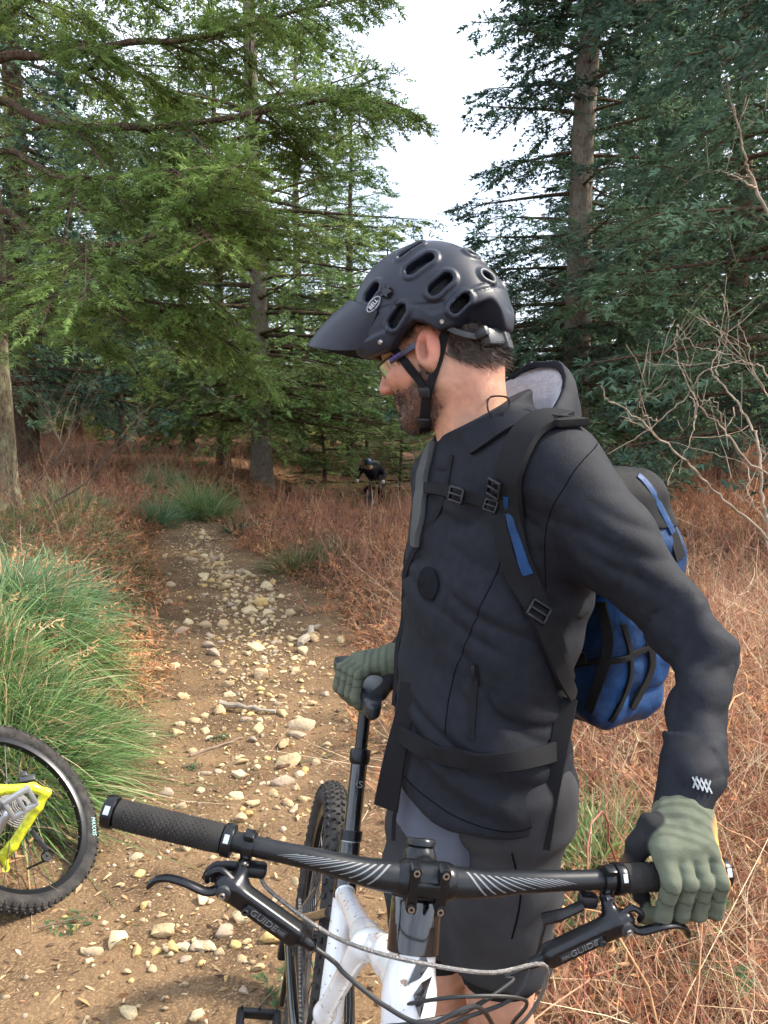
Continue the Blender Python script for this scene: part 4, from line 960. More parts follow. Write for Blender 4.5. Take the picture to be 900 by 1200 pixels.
red = np.clip(smooth(.03, .0, np.linalg.norm(q-A([-.010, .085, .006]), axis=1)-.012)*.9+smooth(.03, 0, np.linalg.norm(q-A([.11, 0, -.025]), axis=1)-.01)*.6+smooth(.05, .0, np.linalg.norm(np.stack([q[:, 0]-.065, a-.045, q[:, 2]+.02], 1), axis=1))*.5, 0, 1)[:, None]
skin = skin*(1-red)+A([.60, .22, .15])*red
conch_shade = smooth(.020, .006, np.linalg.norm((q-A([-.002, .084, .000]))*A([1.25, 1, .75]), axis=1))[:, None]; skin = skin*(1-.45*conch_shade)  # ear hollow darkened: shade painted into the skin colour
nz_ = noise3(V*320, 3)*.5+noise3(V*140, 4)*.5
bl = np.interp(q[:, 0], [-.04, -.012, .012, .035, .055, .075, .1, .12], [-.06, -.035, -.015, -.035, -.045, -.040, -.043, -.05])
bm_ = smooth(.010, -.012, q[:, 2]-bl)*smooth(-.04, -.012, q[:, 0])*smooth(-.150, -.118, q[:, 2]+.25*np.maximum(q[:, 0]-.03, 0)*0)
bm_ = np.maximum(bm_, .5*smooth(.014, .0, np.abs(q[:, 2]+.043)-.004)*smooth(.07, .09, q[:, 0]))
bm_ = bm_*smooth(-.02, .02, q[:, 0]+.6*(q[:, 2]+.10)*(q[:, 2] < -.10)*-1*0+np.minimum(0, (q[:, 2]+.095))*1.2); bm_ = np.clip(bm_*(.85+.45*nz_), 0, .85)[:, None]; lips = (smooth(.006, 0, np.abs(q[:, 2]+.063)-.006)*smooth(.024, .016, a)*smooth(.086, .094, q[:, 0]))[:, None]
bm_ = bm_*(1-lips*.8); skin = skin*(1-bm_)+A([.06, .033, .022])*bm_; skin = skin*(1-lips*.6)+A([.42, .17, .14])*lips*.6
scal = (smooth(-.012, .004, q[:, 2]-np.interp(q[:, 0], [-.12, -.08, -.05, -.03, -.015, .0, .02, .05], [-.055, -.05, -.035, -.01, .03, .05, .035, .035])) )[:, None]*smooth(.09, .075, q[:, 0])[:, None]
scal = scal*(np.linalg.norm(q-A([-.010, .085, .006]), axis=1) > .036)[:, None]; skin = skin*(1-scal)+A([.045, .026, .018])*scal
skin[V[:, 2] < 1.3] = (.46, .25, .17)
body = obj('body', V, F, M_skin, person, True, skin)
# short hairs: beard, nape and side hair
def hairs(mask, n, length, col, down, rng, name):
    Fm = F[:, 0]; cand = np.nonzero(mask.ravel() > .45)[0]; cand = cand[V[cand, 2] > 1.4]; i = rng.choice(cand, n); P0 = V[i]+rng.normal(size=(n, 3))*.0015; Nn = grad(lambda z: head(z, False), P0)
    D = nrm(Nn*.55+down+rng.normal(size=(n, 3))*.25); L = length*rng.uniform(.5, 1.2, n)[:, None]
    P = np.stack([P0, P0+D*L*.5, P0+D*L+down*L*.25], 1); c = A(col)*rng.uniform(.6, 1.5, (n, 1))
    Vh, Fh, Ch = ribbons(P, .0006*A([1, .8, .2])[None]*np.ones((n, 1)), nrm(np.cross(D, rng.normal(size=(n, 3)))), c); obj(name, Vh, Fh, M_hair, body, False, Ch, kind='stuff')
rh = np.random.default_rng(5)
hairs(bm_, 5200, .0036, (.05, .030, .020), -hu*.7+hf*.15, rh, 'beard')
hairs(scal, 4200, .016, (.05, .03, .02), -hu*.8-hf*.5, rh, 'hair')
# eye
for s_ in (1, -1):
    Ve, Fe = lathe([(.0001, .0118), (.004, .0112), (.0085, .0082), (.0118, 0), (.0085, -.0082)], 14, hw(.079, .032*s_, .008), hf+hl*.1*s_); ce = A([[.75, .72, .68]])*np.ones((len(Ve), 1)); ce[:28] = (.06, .05, .04)
    obj('eye', Ve, Fe, mat('eye', attr=True, rough=.15), body, True, ce)
# ---- jacket
V, F = sdf_mesh(jacket, (-.09, .90, .84), (.56, 1.86, 1.60), .0049)
jk = obj('jacket', V, F, M_jacket, person); print('jacket', len(F))
jfine = lambda p: jacket(p)
def on(f, pts, lift=.003, n=30):
    """lay picture points onto an implicit body and return a smooth path with normals"""
    H_ = [hit(f, *q) for q in pts]; H_ = [h for h in H_ if h is not None]; P = spline(H_, n)
    for _ in range(4): P = P-(f(P)[:, None])*grad(f, P, .003)*.9
    N_ = grad(f, P, .012)
    return P+N_*lift, N_
jsm = lambda p: jacket(p, False)
# zips, seams and emblem on the jacket
P, N_ = on(jacket, [(557, 778), (555, 820), (552, 868)], .0015, 14); V, F = strap(P, N_, .011, .0022); zp = obj('pocket_zip', V, F, M_web, jk)
V, F = box(P[1]+N_[1]*.005, (.006, .004, .016), axes_R(np.cross(N_[1], UP), N_[1]), .001); obj('zip_pull', V, F, M_plast, zp)
zl = np.linspace(1.475, 1.0, 30); zc = []
for z_ in zl:
    fz = nrm(fb-lb*1.0*smooth(1.46, 1.15, z_)); c0 = A([np.interp(z_, SPz, SPx), np.interp(z_, SPz, SPy), z_]); t_ = np.linspace(.03, .3, 120); zc.append(c0+fz*t_[int(np.argmax(jacket(c0+fz*t_[:, None]) > 0))])
P = spline(zc[::3], 30); N_ = np.repeat(fb[None], 30, 0); V, F = strap(P, N_, .012, .0022); obj('front_zip', V, F, M_web, jk)
M_emb = mat('dark emblem print', (.0065, .0072, .0095), .8, spec=.1)
er = [hit(jacket, 503+12*math.cos(t), 684+20*math.sin(t)) for t in np.arange(20)/20*6.2832]+[hit(jacket, 503, 684)]
if all(e is not None for e in er):
    er = A(er); er = er+grad(lambda p: jacket(p, False), er, .01)*.0035; obj('chest_emblem', er, [[i, (i+1) % 20, 20] for i in range(20)], M_emb, jk)
M_seam = mat('seam thread', (.0055, .0062, .0085), .95, spec=.02)
for pts in ([(600, 560), (592, 640), (560, 720), (530, 800), (522, 860)], [(700, 520), (668, 560), (640, 620), (640, 690)], [(772, 938), (800, 946), (832, 950)], [(470, 905), (530, 955), (600, 975), (640, 960)]):
    try:
        P, N_ = on(jacket, pts, .0, 60); V, F = strap(P, N_, .0017, .0007); obj('seam', V, F, M_seam, jk)
    except Exception as ex: print('seam', ex)
M_refl = mat('light grey print', (.26, .28, .295), .5)
xs = []
for k in range(4):
    for (a0, b0, a1, b1) in ((0, 0, 8, 20), (6, -1, 1, 18)):
        o_ = (811+k*5, 911+k*1.6); h0, h1 = hit(jacket, o_[0]+a0*.9, o_[1]+b0*.72), hit(jacket, o_[0]+a1*.9, o_[1]+b1*.72)
        if h0 is None or h1 is None: continue
        P = np.linspace(h0, h1, 5); N_ = grad(jsm, P, .008); N_ = np.repeat(nrm(N_.mean(0))[None], 5, 0); xs.append(strap(P+N_*.0016, N_, .0022, .0006))
V, F = join(xs); obj('cuff_logo', V, F, M_refl, jk)
# ---- hood bunched behind the neck: rings lofted, outside shell and pale lining
def ring(c, rf, rb_, rl, zf, zb, wob=0., n=40):
    t = np.arange(n)/n*2*math.pi; ct, st_ = np.cos(t), np.sin(t)                       # t=0 front
    f = np.where(ct > 0, rf*ct, rb_*ct); z = zf+(zb-zf)*(.5-.5*ct)**1.7
    return A(c)+fb*f[:, None]+lb*(rl*st_)[:, None]+UP*(z+wob*np.sin(3*t+1))[:, None]
def loft(rs):
    n = len(rs[0]); V = np.concatenate(rs); k = np.arange(len(rs)-1)[:, None]*n; j = np.arange(n)[None]; j2 = (j+1) % n
    return V, np.stack([k+j, k+j2, k+n+j2, k+n+j], -1).reshape(-1, 4)
def densify(rs, m=6):
    R_ = np.stack(rs); K = len(R_); out_ = []
    for j in range(R_.shape[1]): out_.append(spline(R_[:, j], (K-1)*m+1))
    return [np.stack([o[i] for o in out_]) for i in range((K-1)*m+1)]
NC = A([.19, 1.458, 0])
def wr(rs, amp, sd):
    o = []
    for r in rs: o.append(r+np.stack([noise3(r*22+7*k, sd) for k in range(3)], -1)*amp)
    return o
rim = ring(NC, .078, .132, .122, 1.492, 1.640)
outer = wr(densify([ring(NC, .068, .124, .112, 1.487, 1.628), rim, ring(NC, .094, .155, .138, 1.472, 1.612), ring(NC, .100, .168, .142, 1.450, 1.545), ring(NC, .095, .165, .135, 1.43, 1.49), ring(NC, .080, .135, .11, 1.40, 1.44)], 6), .007, 71)
V, F = loft(outer); hd = obj('hood', V, F, M_jacket, jk)
V, F = loft(wr(densify([ring(NC, .0715, .127, .1150, 1.489, 1.632), ring(NC, .066, .108, .098, 1.475, 1.60), ring(NC, .06, .078, .07, 1.46, 1.53), ring(NC, .055, .055, .055, 1.44, 1.47)], 6), .004, 72)); obj('hood_lining', V, F, M_lining, hd)
_dc = [hit(jacket, *q_) for q_ in ((578, 492), (574, 486), (580, 478), (592, 476), (597, 484), (592, 492))]; P = spline([h_+grad(lambda p: jacket(p, False), h_[None], .01)[0]*l_ for h_, l_ in zip(_dc, (.008, .014, .020, .020, .016, .008)) if h_ is not None], 24); V, F = tube(P, .0016, 6); obj('drawcord', V, fixF(F), M_web, hd)
# ---- shorts, shirt hem, knee sleeves, shoes
def shorts(p):
    d = torso(p, -.004, 1.0); d = smax(d, p[:, 2]-.93, .01); d = smax(d, .86-p[:, 2], .02)
    for h, k in ((HIPL, KNL), (HIPR, KNR)):
        e = s_chain(p, [h+A([0, 0, .03]), h*.5+k*.5+fb*.012, k+A([0, 0, -.005])], [.104, .096, .086], .02); e = smax(e, (k[2]+.060)-p[:, 2], .006); d = smin(d, e, .03)
    near_ = np.abs(d) < .03
    if near_.any():
        q = p[near_]; e = .006*noise3(np.stack([q[:, 2]*16+q[:, 0]*7, q[:, 0]*7, q[:, 1]*7], -1), 81)+.0035*noise3(np.stack([q[:, 2]*34-q[:, 0]*20, q[:, 0]*12, q[:, 1]*12], -1), 82); d = d.copy(); d[near_] += e
    return d
V, F = sdf_mesh(shorts, (-.06, 1.16, .48), (.40, 1.62, 1.02), .0065); so = obj('shorts', V, F, M_shorts, person)
def shirt(p): 
    d = torso(p, -.001, 1.0); d = smax(d, p[:, 2]-.93, .005); hz = .845-.03*np.sin(p[:, 0]*14)-.05*((p[:, 0]-.165)*lb[0]+(p[:, 1]-1.375)*lb[1]); return smax(smax(d, (p[:, 0]-.165)*lb[0]+(p[:, 1]-1.375)*lb[1]-.09, .01), hz-p[:, 2], .004)
V, F = sdf_mesh(shirt, (-.06, 1.16, .80), (.40, 1.62, .97), .007); obj('shirt_hem', V, F, M_shirt, person)
P, N_ = on(shorts, [(600, 1000), (610, 1050), (600, 1100)], .0, 20); V, F = strap(P, N_, .003, .001); obj('seam', V, F, M_seam, so)
for k, a_ in ((KNL, ANL), (KNR, ANR)):
    def pad(p, k=k, a_=a_): return smax(s_chain(p, [k+A([0, 0, .12]), k, k+(a_-k)*.2], [.078, .067, .058], .02), (k[2]+.02)-p[:, 2], .006)
    V, F = sdf_mesh(pad, k-A([.10, .10, .06]), k+A([.10, .10, .10]), .007); obj('knee_sleeve', V, F, M_web, person)
    def shoe(p, a_=a_):
        t = a_*A([1, 1, 0])+A([0, 0, .045]); d = s_caps(p, t-fb*.05, t+fb*.06, .042, .040); d = smin(d, s_caps(p, t+fb*.06, t+fb*.17-A([0, 0, .008]), .040, .034), .03)
        d = smin(d, s_caps(p, t, a_+A([0, 0, .02]), .045, .050), .03); return smax(d, .004-p[:, 2], .006)
    V, F = sdf_mesh(shoe, a_-A([.26, .26, .12]), a_+A([.16, .16, .12]), .008); obj('shoe', V, F, M_plast, person)

# ---- gloves
def glove(O, e1, e2, e3, wrist, thumb, name, curl=1.0, black_thumb=True, res=.0022, spread=1.0, flip=1):
    js = A([.0318, .0108, -.0100, -.0304])*flip; ln = A([1.06, 1.0, .97, .90])
    def W3(a, b, c): return O+e1*a+e2*b+e3*c
    wl = A([(wrist-O)@e1, (wrist-O)@e2, (wrist-O)@e3]); metas, phal = [], []
    for j, s in enumerate(js):
        L = ln[j]; m0 = W3(wl[0]+s*.62, wl[1], wl[2]); m1 = W3(s, .000, .0365)
        pts = [m1, W3(s*1.03, .0315, .0215), W3(s*1.10, .0375, -.020*L), W3(s*1.13, .014, -.045*L)]
        metas.append((m0, m1)); phal.append(pts)
    th = [W3(*t) for t in thumb]
    def f(p):
        dm = None
        for m0, m1 in metas:
            e = s_caps(p, m0, m1, .0170, .0128); dm = e if dm is None else smin(dm, e, .026)
        df = None
        for pts in phal:
            e = s_chain(p, pts, [.0122, .0106, .0102, .0096], .003); df = e if df is None else smin(df, e, .0005)
        d = smin(dm, df, .004); d = smin(d, s_chain(p, th, [.016, .0125, .0112, .0100], .012), .012)
        d = smin(d, s_caps(p, wrist, wrist+(wrist-W3(0, -.004, .037))*.35, .032, .033), .02)
        nr = np.abs(d) < .01
        if nr.any(): d = d.copy(); d[nr] += .0010*noise3(p[nr]*110, 91)+.0008*noise3(p[nr]*A([60, 60, 200]), 92)
        return d
    allp = A([q for pts in phal for q in pts]+[q for m in metas for q in m]+th+[wrist]); V, F = sdf_mesh(f, allp.min(0)-.035, allp.max(0)+.035, res)
    q = V-O; a, b, c = q@e1, q@e2, q@e3; col = A([.105, .118, .084])*np.ones((len(V), 1))
    sw = nrm(W3(0, -.004, .037)-wrist); tl_ = (V-wrist)@sw
    for t0 in (.012, .028, .044, .058): col *= (1-.28*smooth(.0045, .002, np.abs(tl_-t0))*smooth(-.01, .012, c))[:, None]
    for c0 in (.018, .002): col *= (1-.45*smooth(.0016, .0008, np.abs(c-c0))*(b > .01))[:, None]
    org = smooth(-.036, -.041, a*flip)*smooth(.0, .012, c)*smooth(.060, .045, c); col = col*(1-org[:, None])+A([.75, .33, .09])*org[:, None]
    dth = s_chain(V, th, [.016, .0125, .0112, .0100], .012); dre = np.minimum.reduce([s_caps(V, m0, m1, .0185, .0135) for m0, m1 in metas])
    bt = (smooth(.004, -.001, dth-dre*.8)*((b < .012) | (a*flip > .047)))[:, None]; col = col*(1-bt)+A([.016, .016, .018])*bt
    palm = (smooth(.0, -.012, b-.0)*smooth(.012, -.002, c))[:, None]; col = col*(1-palm)+A([.10, .055, .03])*palm
    return obj(name, V, F, M_glove, person, True, col)
sg = .307; gO = bar_pt(sg); g1 = nrm(bar_pt(sg-.03)-bar_pt(sg+.03)); g3 = nrm(UP*.96+A([0, -.28, 0])); g3 = nrm(g3-g1*np.dot(g1, g3)); g2 = np.cross(g3, g1); g2 = g2 if g2[1] < 0 else -g2
wr_l = at(800, 962, 1.03)
glove(gO, g1, g2, g3, wr_l, [(.026, -.040, .040), (.042, -.030, .020), (.048, -.024, -.010), (.040, .000, -.029)], 'glove')
# saddle hand
sO = B(.215, -.015, 1.015); s1 = nrm(A([.55, -.83, 0])); s3 = nrm(UP+A([.12, 0, 0])); s3 = nrm(s3-s1*np.dot(s1, s3)); s2 = np.cross(s3, s1); s2 = s2 if s2[0] < 0 else -s2
glove(sO, s1, s2, s3, WRR+A([-.02, -.01, 0]), [(.03, -.05, .03), (.058, -.03, .015), (.064, .0, -.008), (.058, .022, -.020)], 'glove')
print('saddle hand at', proj(sO), 'wrist', proj(WRR), 'bar L/R', proj(bar_pt(-.372)), proj(bar_pt(.372)), 'clamp', proj(CLAMP), 'glove', proj(gO))
print('nose', proj(hw(.122, 0, -.022)), 'chin', proj(hw(.1, 0, -.115)), 'head top', proj(hw(-.01, 0, .137)), 'back', proj(hw(-.11, 0, .04)))
# ------------------------------------------------------------------ helmet
M_helm = mat('matt navy helmet shell', (.0085, .0120, .023), .46, var=.25, vscale=45, bump=.02, bscale=200, spec=.4)
M_foam = mat('black helmet foam', (.012, .012, .013), .8, bump=.3, bscale=300)
M_trim = mat('dark grey plastic', (.028, .030, .034), .45)
M_metal = mat('brushed steel', (.55, .55, .55), .3, 1.0)
HEc, HEr = A([-.002, 0, .066]), A([.136, .110, .136])
helmet = empty('bike_helmet', HC+hu*.06, 'dark blue-grey vented mountain bike helmet with visor worn by the person', 'helmet')
def h_out(p):
    q = (p-HC)@HR; a = np.abs((q-HEc)/HEr); k0 = ((a[:, 0]**2.5+a[:, 1]**2.5)**.8+a[:, 2]**2)**.5; d = (k0-1)*.112
    return smin(d, s_ell(q, HEc+A([-.072, 0, -.02]), (.068, .086, .072)), .03)            # deeper back of the head
RIM = [(408, 414), (425, 418), (444, 414), (464, 408), (478, 390), (490, 379), (504, 382), (518, 391), (534, 386), (550, 366), (572, 352), (590, 362), (600, 366)]
rq = []
for (a, b) in RIM:
    dx = (497-a)/690/.95; dz = (411-b)/690; rq.append((dx*math.cos(HP)-dz*math.sin(HP), dx*math.sin(HP)+dz*math.cos(HP)))
rq = A(sorted(rq)); 
VENTS = [(380, 123, 104, 46, -35), (440, 182, 92, 42, -42), (497, 240, 76, 36, -45), (315, 278, 82, 38, -58), (240, 207, 70, 40, -55), (352, 84, 88, 22, -33), (535, 95, 48, 26, 15), (578, 160, 42, 32, 25), (462, 58, 46, 14, 8)]
vs_ = []
for (zx, zy, ln_, wd_, an) in VENTS:
    u, v = 340+zx/2.5, 260+zy/2.5; c = hit(h_out, u, v)
    if c is None: print('vent miss', u, v); continue
    h2 = (ln_-wd_)/2.5*.5; ca, sa = math.cos(math.radians(an)), math.sin(math.radians(an)); e0, e1_ = hit(h_out, u-ca*h2, v-sa*h2), hit(h_out, u+ca*h2, v+sa*h2)
    if e0 is None: e0 = c
    if e1_ is None: e1_ = c
    N_ = grad(h_out, c[None], .01)[0]; dep = proj(c)[2]; vs_.append(((c-HC)@HR, (e0-HC)@HR, (e1_-HC)@HR, N_@HR, wd_/2.5*.5/FPX*dep))
def slot(a, v):
    c, e0, e1_, N_, r = v; ab = e1_-e0; L2 = np.dot(ab, ab); q = a-e0; t = np.clip(q@ab/max(L2, 1e-9), 0, 1) if L2 > 1e-9 else np.zeros(len(a)); w_ = q-t[:, None]*ab
    h_ = w_@N_; return np.linalg.norm(w_-h_[:, None]*N_, axis=1), r
def shell(p):
    q = (p-HC)@HR; a = q.copy(); a[:, 1] = np.abs(a[:, 1]); d = h_out(p); up_ = q[:, 2] > -.0
    ridge = np.zeros(len(p)); cut = np.full(len(p), 9.)
    for v in vs_:
        dist, r = slot(a, v); fr = a@v[3] > .02
        ridge = np.maximum(ridge, np.where(fr, smooth(r+.0095, r+.0055, dist), 0)); cut = np.minimum(cut, np.where(fr, dist-r*.82, 9))
    rl = np.interp(q[:, 0], rq[:, 0], rq[:, 1]); side = smooth(.02, .07, a[:, 1])
    rimh = rl*side+(1-side)*np.where(q[:, 0] > 0, .045, -.005); lowband = smooth(.019, .014, np.abs(q[:, 2]-rimh-.012))
    d = d-.0042*ridge-.0032*lowband+.002*smooth(.004, 0, np.abs(q[:, 2]-.075-.15*np.abs(q[:, 0])*0-.02*np.sin(q[:, 0]*18)))
    inn = s_ell(q, HEc+A([0, 0, -.008]), HEr-A([.026, .022, .024])); d = smax(d, -inn, .004)
    d = smax(d, rimh-q[:, 2], .004); d = smax(d, -cut, .005)
    return d
V, F = sdf_mesh(shell, HC-A([.20, .18, .12]), HC+A([.18, .18, .24]), .0026); obj('shell', V, F, M_helm, helmet); print('helmet', len(F))
def foam(p):
    q = (p-HC)@HR; d = np.maximum(s_ell(q, HEc, HEr-A([.014, .013, .013])), -s_ell(q, HEc+A([0, 0, -.008]), HEr-A([.030, .024, .026]))); rl = np.interp(q[:, 0], rq[:, 0], rq[:, 1])
    return smax(d, rl+.006-q[:, 2], .003)
V, F = sdf_mesh(foam, HC-A([.17, .15, .10]), HC+A([.16, .15, .22]), .006); obj('foam_liner', V, F, M_foam, helmet)
# visor: a curved peak of real thickness
nu, nv = 33, 14; ph = np.radians(np.linspace(-74, 74, nu)); rows = []
for side_ in (0, 1):
    g = []
    for i in range(nv):
        t = i/(nv-1); cp = np.cos(ph); L = .118*np.clip(np.cos(ph*1.02), 0, 1)**.6*t
        bx_ = HEc[0]+.122*cp**.8+.010*(1-cp); by_ = (HEr[1]+.004)*np.sin(ph); bz_ = .150-.068*(1-cp)*1.25
        f_ = bx_+L*math.cos(math.radians(20)); l_ = by_*(1-.20*t*np.abs(np.sin(ph))); u_ = bz_-L*math.sin(math.radians(21))-.030*t*np.abs(np.sin(ph))**2+.007*np.sin(t*math.pi)*cp-side_*.0035
        g.append(np.stack([f_, l_, u_], -1))
    rows.append(A(g))
G = np.concatenate([rows[0], rows[1][::-1]], 0); V = HC+G.reshape(-1, 3)@HR.T; Fv = gridF(2*nv, nu) if 'gridF' in globals() else None
if Fv is None:
    i = np.arange(2*nv-1)[:, None]*nu+np.arange(nu-1)[None]; Fv = np.stack([i, i+1, i+nu+1, i+nu], -1).reshape(-1, 4)
vz = obj('visor', V, Fv, M_helm, helmet)
M_orng = mat('faded orange print', (.35, .07, .03), .6)
ln_c = HC+A(rows[1][9, 22])@HR.T; du = nrm((rows[1][9, 23]-rows[1][9, 21])@HR.T); dv = nrm((rows[1][12, 22]-rows[1][7, 22])@HR.T); nv_ = nrm(np.cross(du, dv)); nv_ = nv_ if nv_@hu < 0 else -nv_
T_, F_ = text_mesh('SL', .030); X_ = du if np.dot(np.cross(du, dv), nv_) > 0 else -du
obj('lettering', ln_c+nv_*.0016+T_[:, :1]*(-dv)+T_[:, 1:2]*(X_)+T_[:, 2:]*nv_, F_, M_orng, vz, False)
def on_h(u, v): c = hit(shell, u, v); return c, grad(h_out, c[None], .006)[0]
c, n_ = on_h(454, 343); V, F = join([lathe([(.0001, .007), (.008, .007), (.0085, .003), (.0105, .003), (.011, -.006)], 20, c, n_)]+[box(c+n_*.006+nrm(np.cross(n_, rotv(hf, n_, k*math.pi/3)))*.0092, (.004, .004, .006), axes_R(n_, hf), .001) for k in range(6)])
obj('visor_knob', V, F, M_plast, helmet)
c, n_ = on_h(439, 357); n_ = nrm(n_+nrm(A([0, 0, CAM_H])-c)*.9); c = c+n_*.003; xa = nrm(at(446, 349, 1.4)-at(429, 366, 1.4)); xa = nrm(xa-n_*np.dot(xa, n_)); ya = np.cross(n_, xa); ya = ya if ya[2] > 0 else -ya
t = np.arange(32)/32*2*math.pi
def oval(a, b, h): return c+n_*h+xa*(a*np.cos(t))[:, None]+ya*(b*np.sin(t))[:, None]
V, F = loft([oval(.0165, .0082, -.004), oval(.0165, .0082, .003), oval(.0148, .0066, .003), oval(.0145, .0063, .0022)]); F = F.tolist(); 
bd = obj('badge_rim', V, F, mat('pale badge rim', (.30, .33, .36), .4), helmet)
V, F = loft([oval(.0148, .0066, .0018), oval(.0001, .0001, .0018)]); obj('badge_face', V, F, M_plast, bd)
T_, F_ = text_mesh('BELL', .0098); T_[:, 0] *= 1.05; obj('lettering', c+n_*.0026+T_[:, :1]*xa+T_[:, 1:2]*ya+T_[:, 2:]*n_, F_, mat('white lettering', (.7, .72, .74), .5), bd, False)
for (u, v) in ((446, 401), (518, 377)):
    c, n_ = on_h(u, v); V, F = lathe([(.0001, .004), (.003, .004), (.0045, .002), (.005, -.003)], 16, c, n_); obj('rivet', V, F, M_metal, helmet)
# retention cradle at the back
for (f_, l_, u_, sz) in ((-.108, .035, -.012, (.022, .050, .030)), (-.098, .062, -.004, (.030, .014, .018)), (-.120, .0, -.018, (.020, .040, .034))):
    R_ = axes_R(hf*1.0+hl*(-.35 if l_ else 0), hl); V, F = box(hw(f_, l_, u_), sz, R_, .005); obj('cradle', V, F, M_trim, helmet)
V, F = strap(spline([hw(-.045, .092, .035), hw(-.06, .086, .012), hw(-.085, .066, -.005), hw(-.112, .025, -.012), hw(-.115, -.03, -.012), hw(-.03, -.088, .02)], 30), grad(lambda p: head(p, False), spline([hw(-.045, .092, .035), hw(-.06, .086, .012), hw(-.085, .066, -.005), hw(-.112, .025, -.012), hw(-.115, -.03, -.012), hw(-.03, -.088, .02)], 30), .01), .010, .003)
obj('cradle_band', V, F, M_trim, helmet)
# chin straps
headN = lambda p: head(p, False)
def hstrap(pts, w_, name, lift=.0035, n=26):
    P, N_ = on(headN, pts, lift, n); V, F = strap(P, N_, w_, .0018); return obj(name, V, F, M_web, helmet)
hstrap([(455, 402), (468, 415), (484, 436), (497, 453), (501, 464)], .015, 'chin_strap')
hstrap([(525, 378), (519, 400), (513, 425), (506, 448), (501, 466)], .016, 'chin_strap')
hstrap([(501, 455), (500, 470), (498, 486), (496, 503), (490, 512)], .017, 'chin_strap', .0045)
for (u, v, w_, h_) in ((500, 459, .022, .018), (498, 492, .022, .020)):
    c = hit(headN, u, v); n_ = grad(headN, c[None], .008)[0]; ya = nrm(UP-n_*np.dot(n_, UP)); V, F = box(c+n_*.007, (w_, h_, .007), np.stack([np.cross(ya, n_), ya, n_], 1), .0025); obj('strap_buckle', V, F, M_plast, helmet)
M_wht = mat('pale print', (.5, .52, .52), .6)
c = hit(headN, 514, 412); n_ = grad(headN, c[None], .008)[0]; T_, F_ = text_mesh('S', .012); ya = nrm(UP+A([.25, 0, 0])-n_*np.dot(n_, UP)); xa = np.cross(ya, n_); obj('strap_emblem', c+n_*.0068+T_[:, :1]*xa+T_[:, 1:2]*ya+T_[:, 2:]*n_, F_, M_wht, helmet, False)
# ------------------------------------------------------------------ glasses
glasses = empty('sports_glasses', hw(.09, 0, .01), 'clear-lens sports glasses with a dark purple-lettered temple arm on the face', 'glasses')
M_lens = bpy.data.materials.new('clear lens'); M_lens.use_nodes = True; n = M_lens.node_tree; n.nodes.clear(); o = n.nodes.new('ShaderNodeOutputMaterial'); tr = n.nodes.new('ShaderNodeBsdfTransparent'); tr.inputs['Color'].default_value = (.86, .88, .87, 1)
gl = n.nodes.new('ShaderNodeBsdfGlossy'); gl.inputs['Roughness'].default_value = .05; fr = n.nodes.new('ShaderNodeFresnel'); fr.inputs['IOR'].default_value = 1.6; mx = n.nodes.new('ShaderNodeMixShader'); n.links.new(fr.outputs['Fac'], mx.inputs['Fac']); n.links.new(tr.outputs['BSDF'], mx.inputs[1]); n.links.new(gl.outputs['BSDF'], mx.inputs[2]); n.links.new(mx.outputs['Shader'], o.inputs['Surface'])
t = np.linspace(-1, 1, 31); L0 = []
for k in range(7):
    s = k/6; dn = np.where(True, .040*s*(1-.35*np.abs(t)**3)-.006*s*np.exp(-(t/.12)**2), 0); L0.append(np.stack([.113-.050*np.abs(t)**1.9-.012*s, .066*t, .014-dn], -1))
G = A(L0+[r-A([.002, 0, 0]) for r in L0[::-1]]); i = np.arange(13)[:, None]*31+np.arange(30)[None]; V = HC+G.reshape(-1, 3)@HR.T
ro = obj('lens', V, np.stack([i, i+1, i+32, i+31], -1).reshape(-1, 4), M_lens, glasses)
V, F = tube(HC+L0[0]@HR.T+hu*.001, .0022, 6); obj('brow_frame', V, fixF(F), M_plast, glasses)
for s_ in (1, -1):
    P = spline([hw(.066, .068*s_, .006), hw(.040, .0765*s_, .009), hw(.022, .0795*s_, .012), hw(.008, .0790*s_, .015)], 16); N_ = np.repeat((hl*s_)[None], 16, 0); V, F = strap(P, N_, .010, .003); ta = obj('temple_arm', V, F, mat('indigo black frame', (.02, .018, .045), .3), glasses)
    if s_ == 1:
        T_, F_ = text_mesh("O'NEAL", .0072); c = hw(.050, .0765, .008); xa = nrm(hw(.035, .0775, .010)-hw(.066, .068, .006)); ya = nrm(hu-xa*np.dot(hu, xa)); nn = np.cross(xa, ya)
        nn = nn if nn@hl > 0 else -nn; xa = np.cross(ya, nn); obj('lettering', c+nn*.0045+T_[:, :1]*xa+T_[:, 1:2]*ya+T_[:, 2:]*nn, F_, mat('purple lettering', (.16, .08, .5), .4), ta, False)
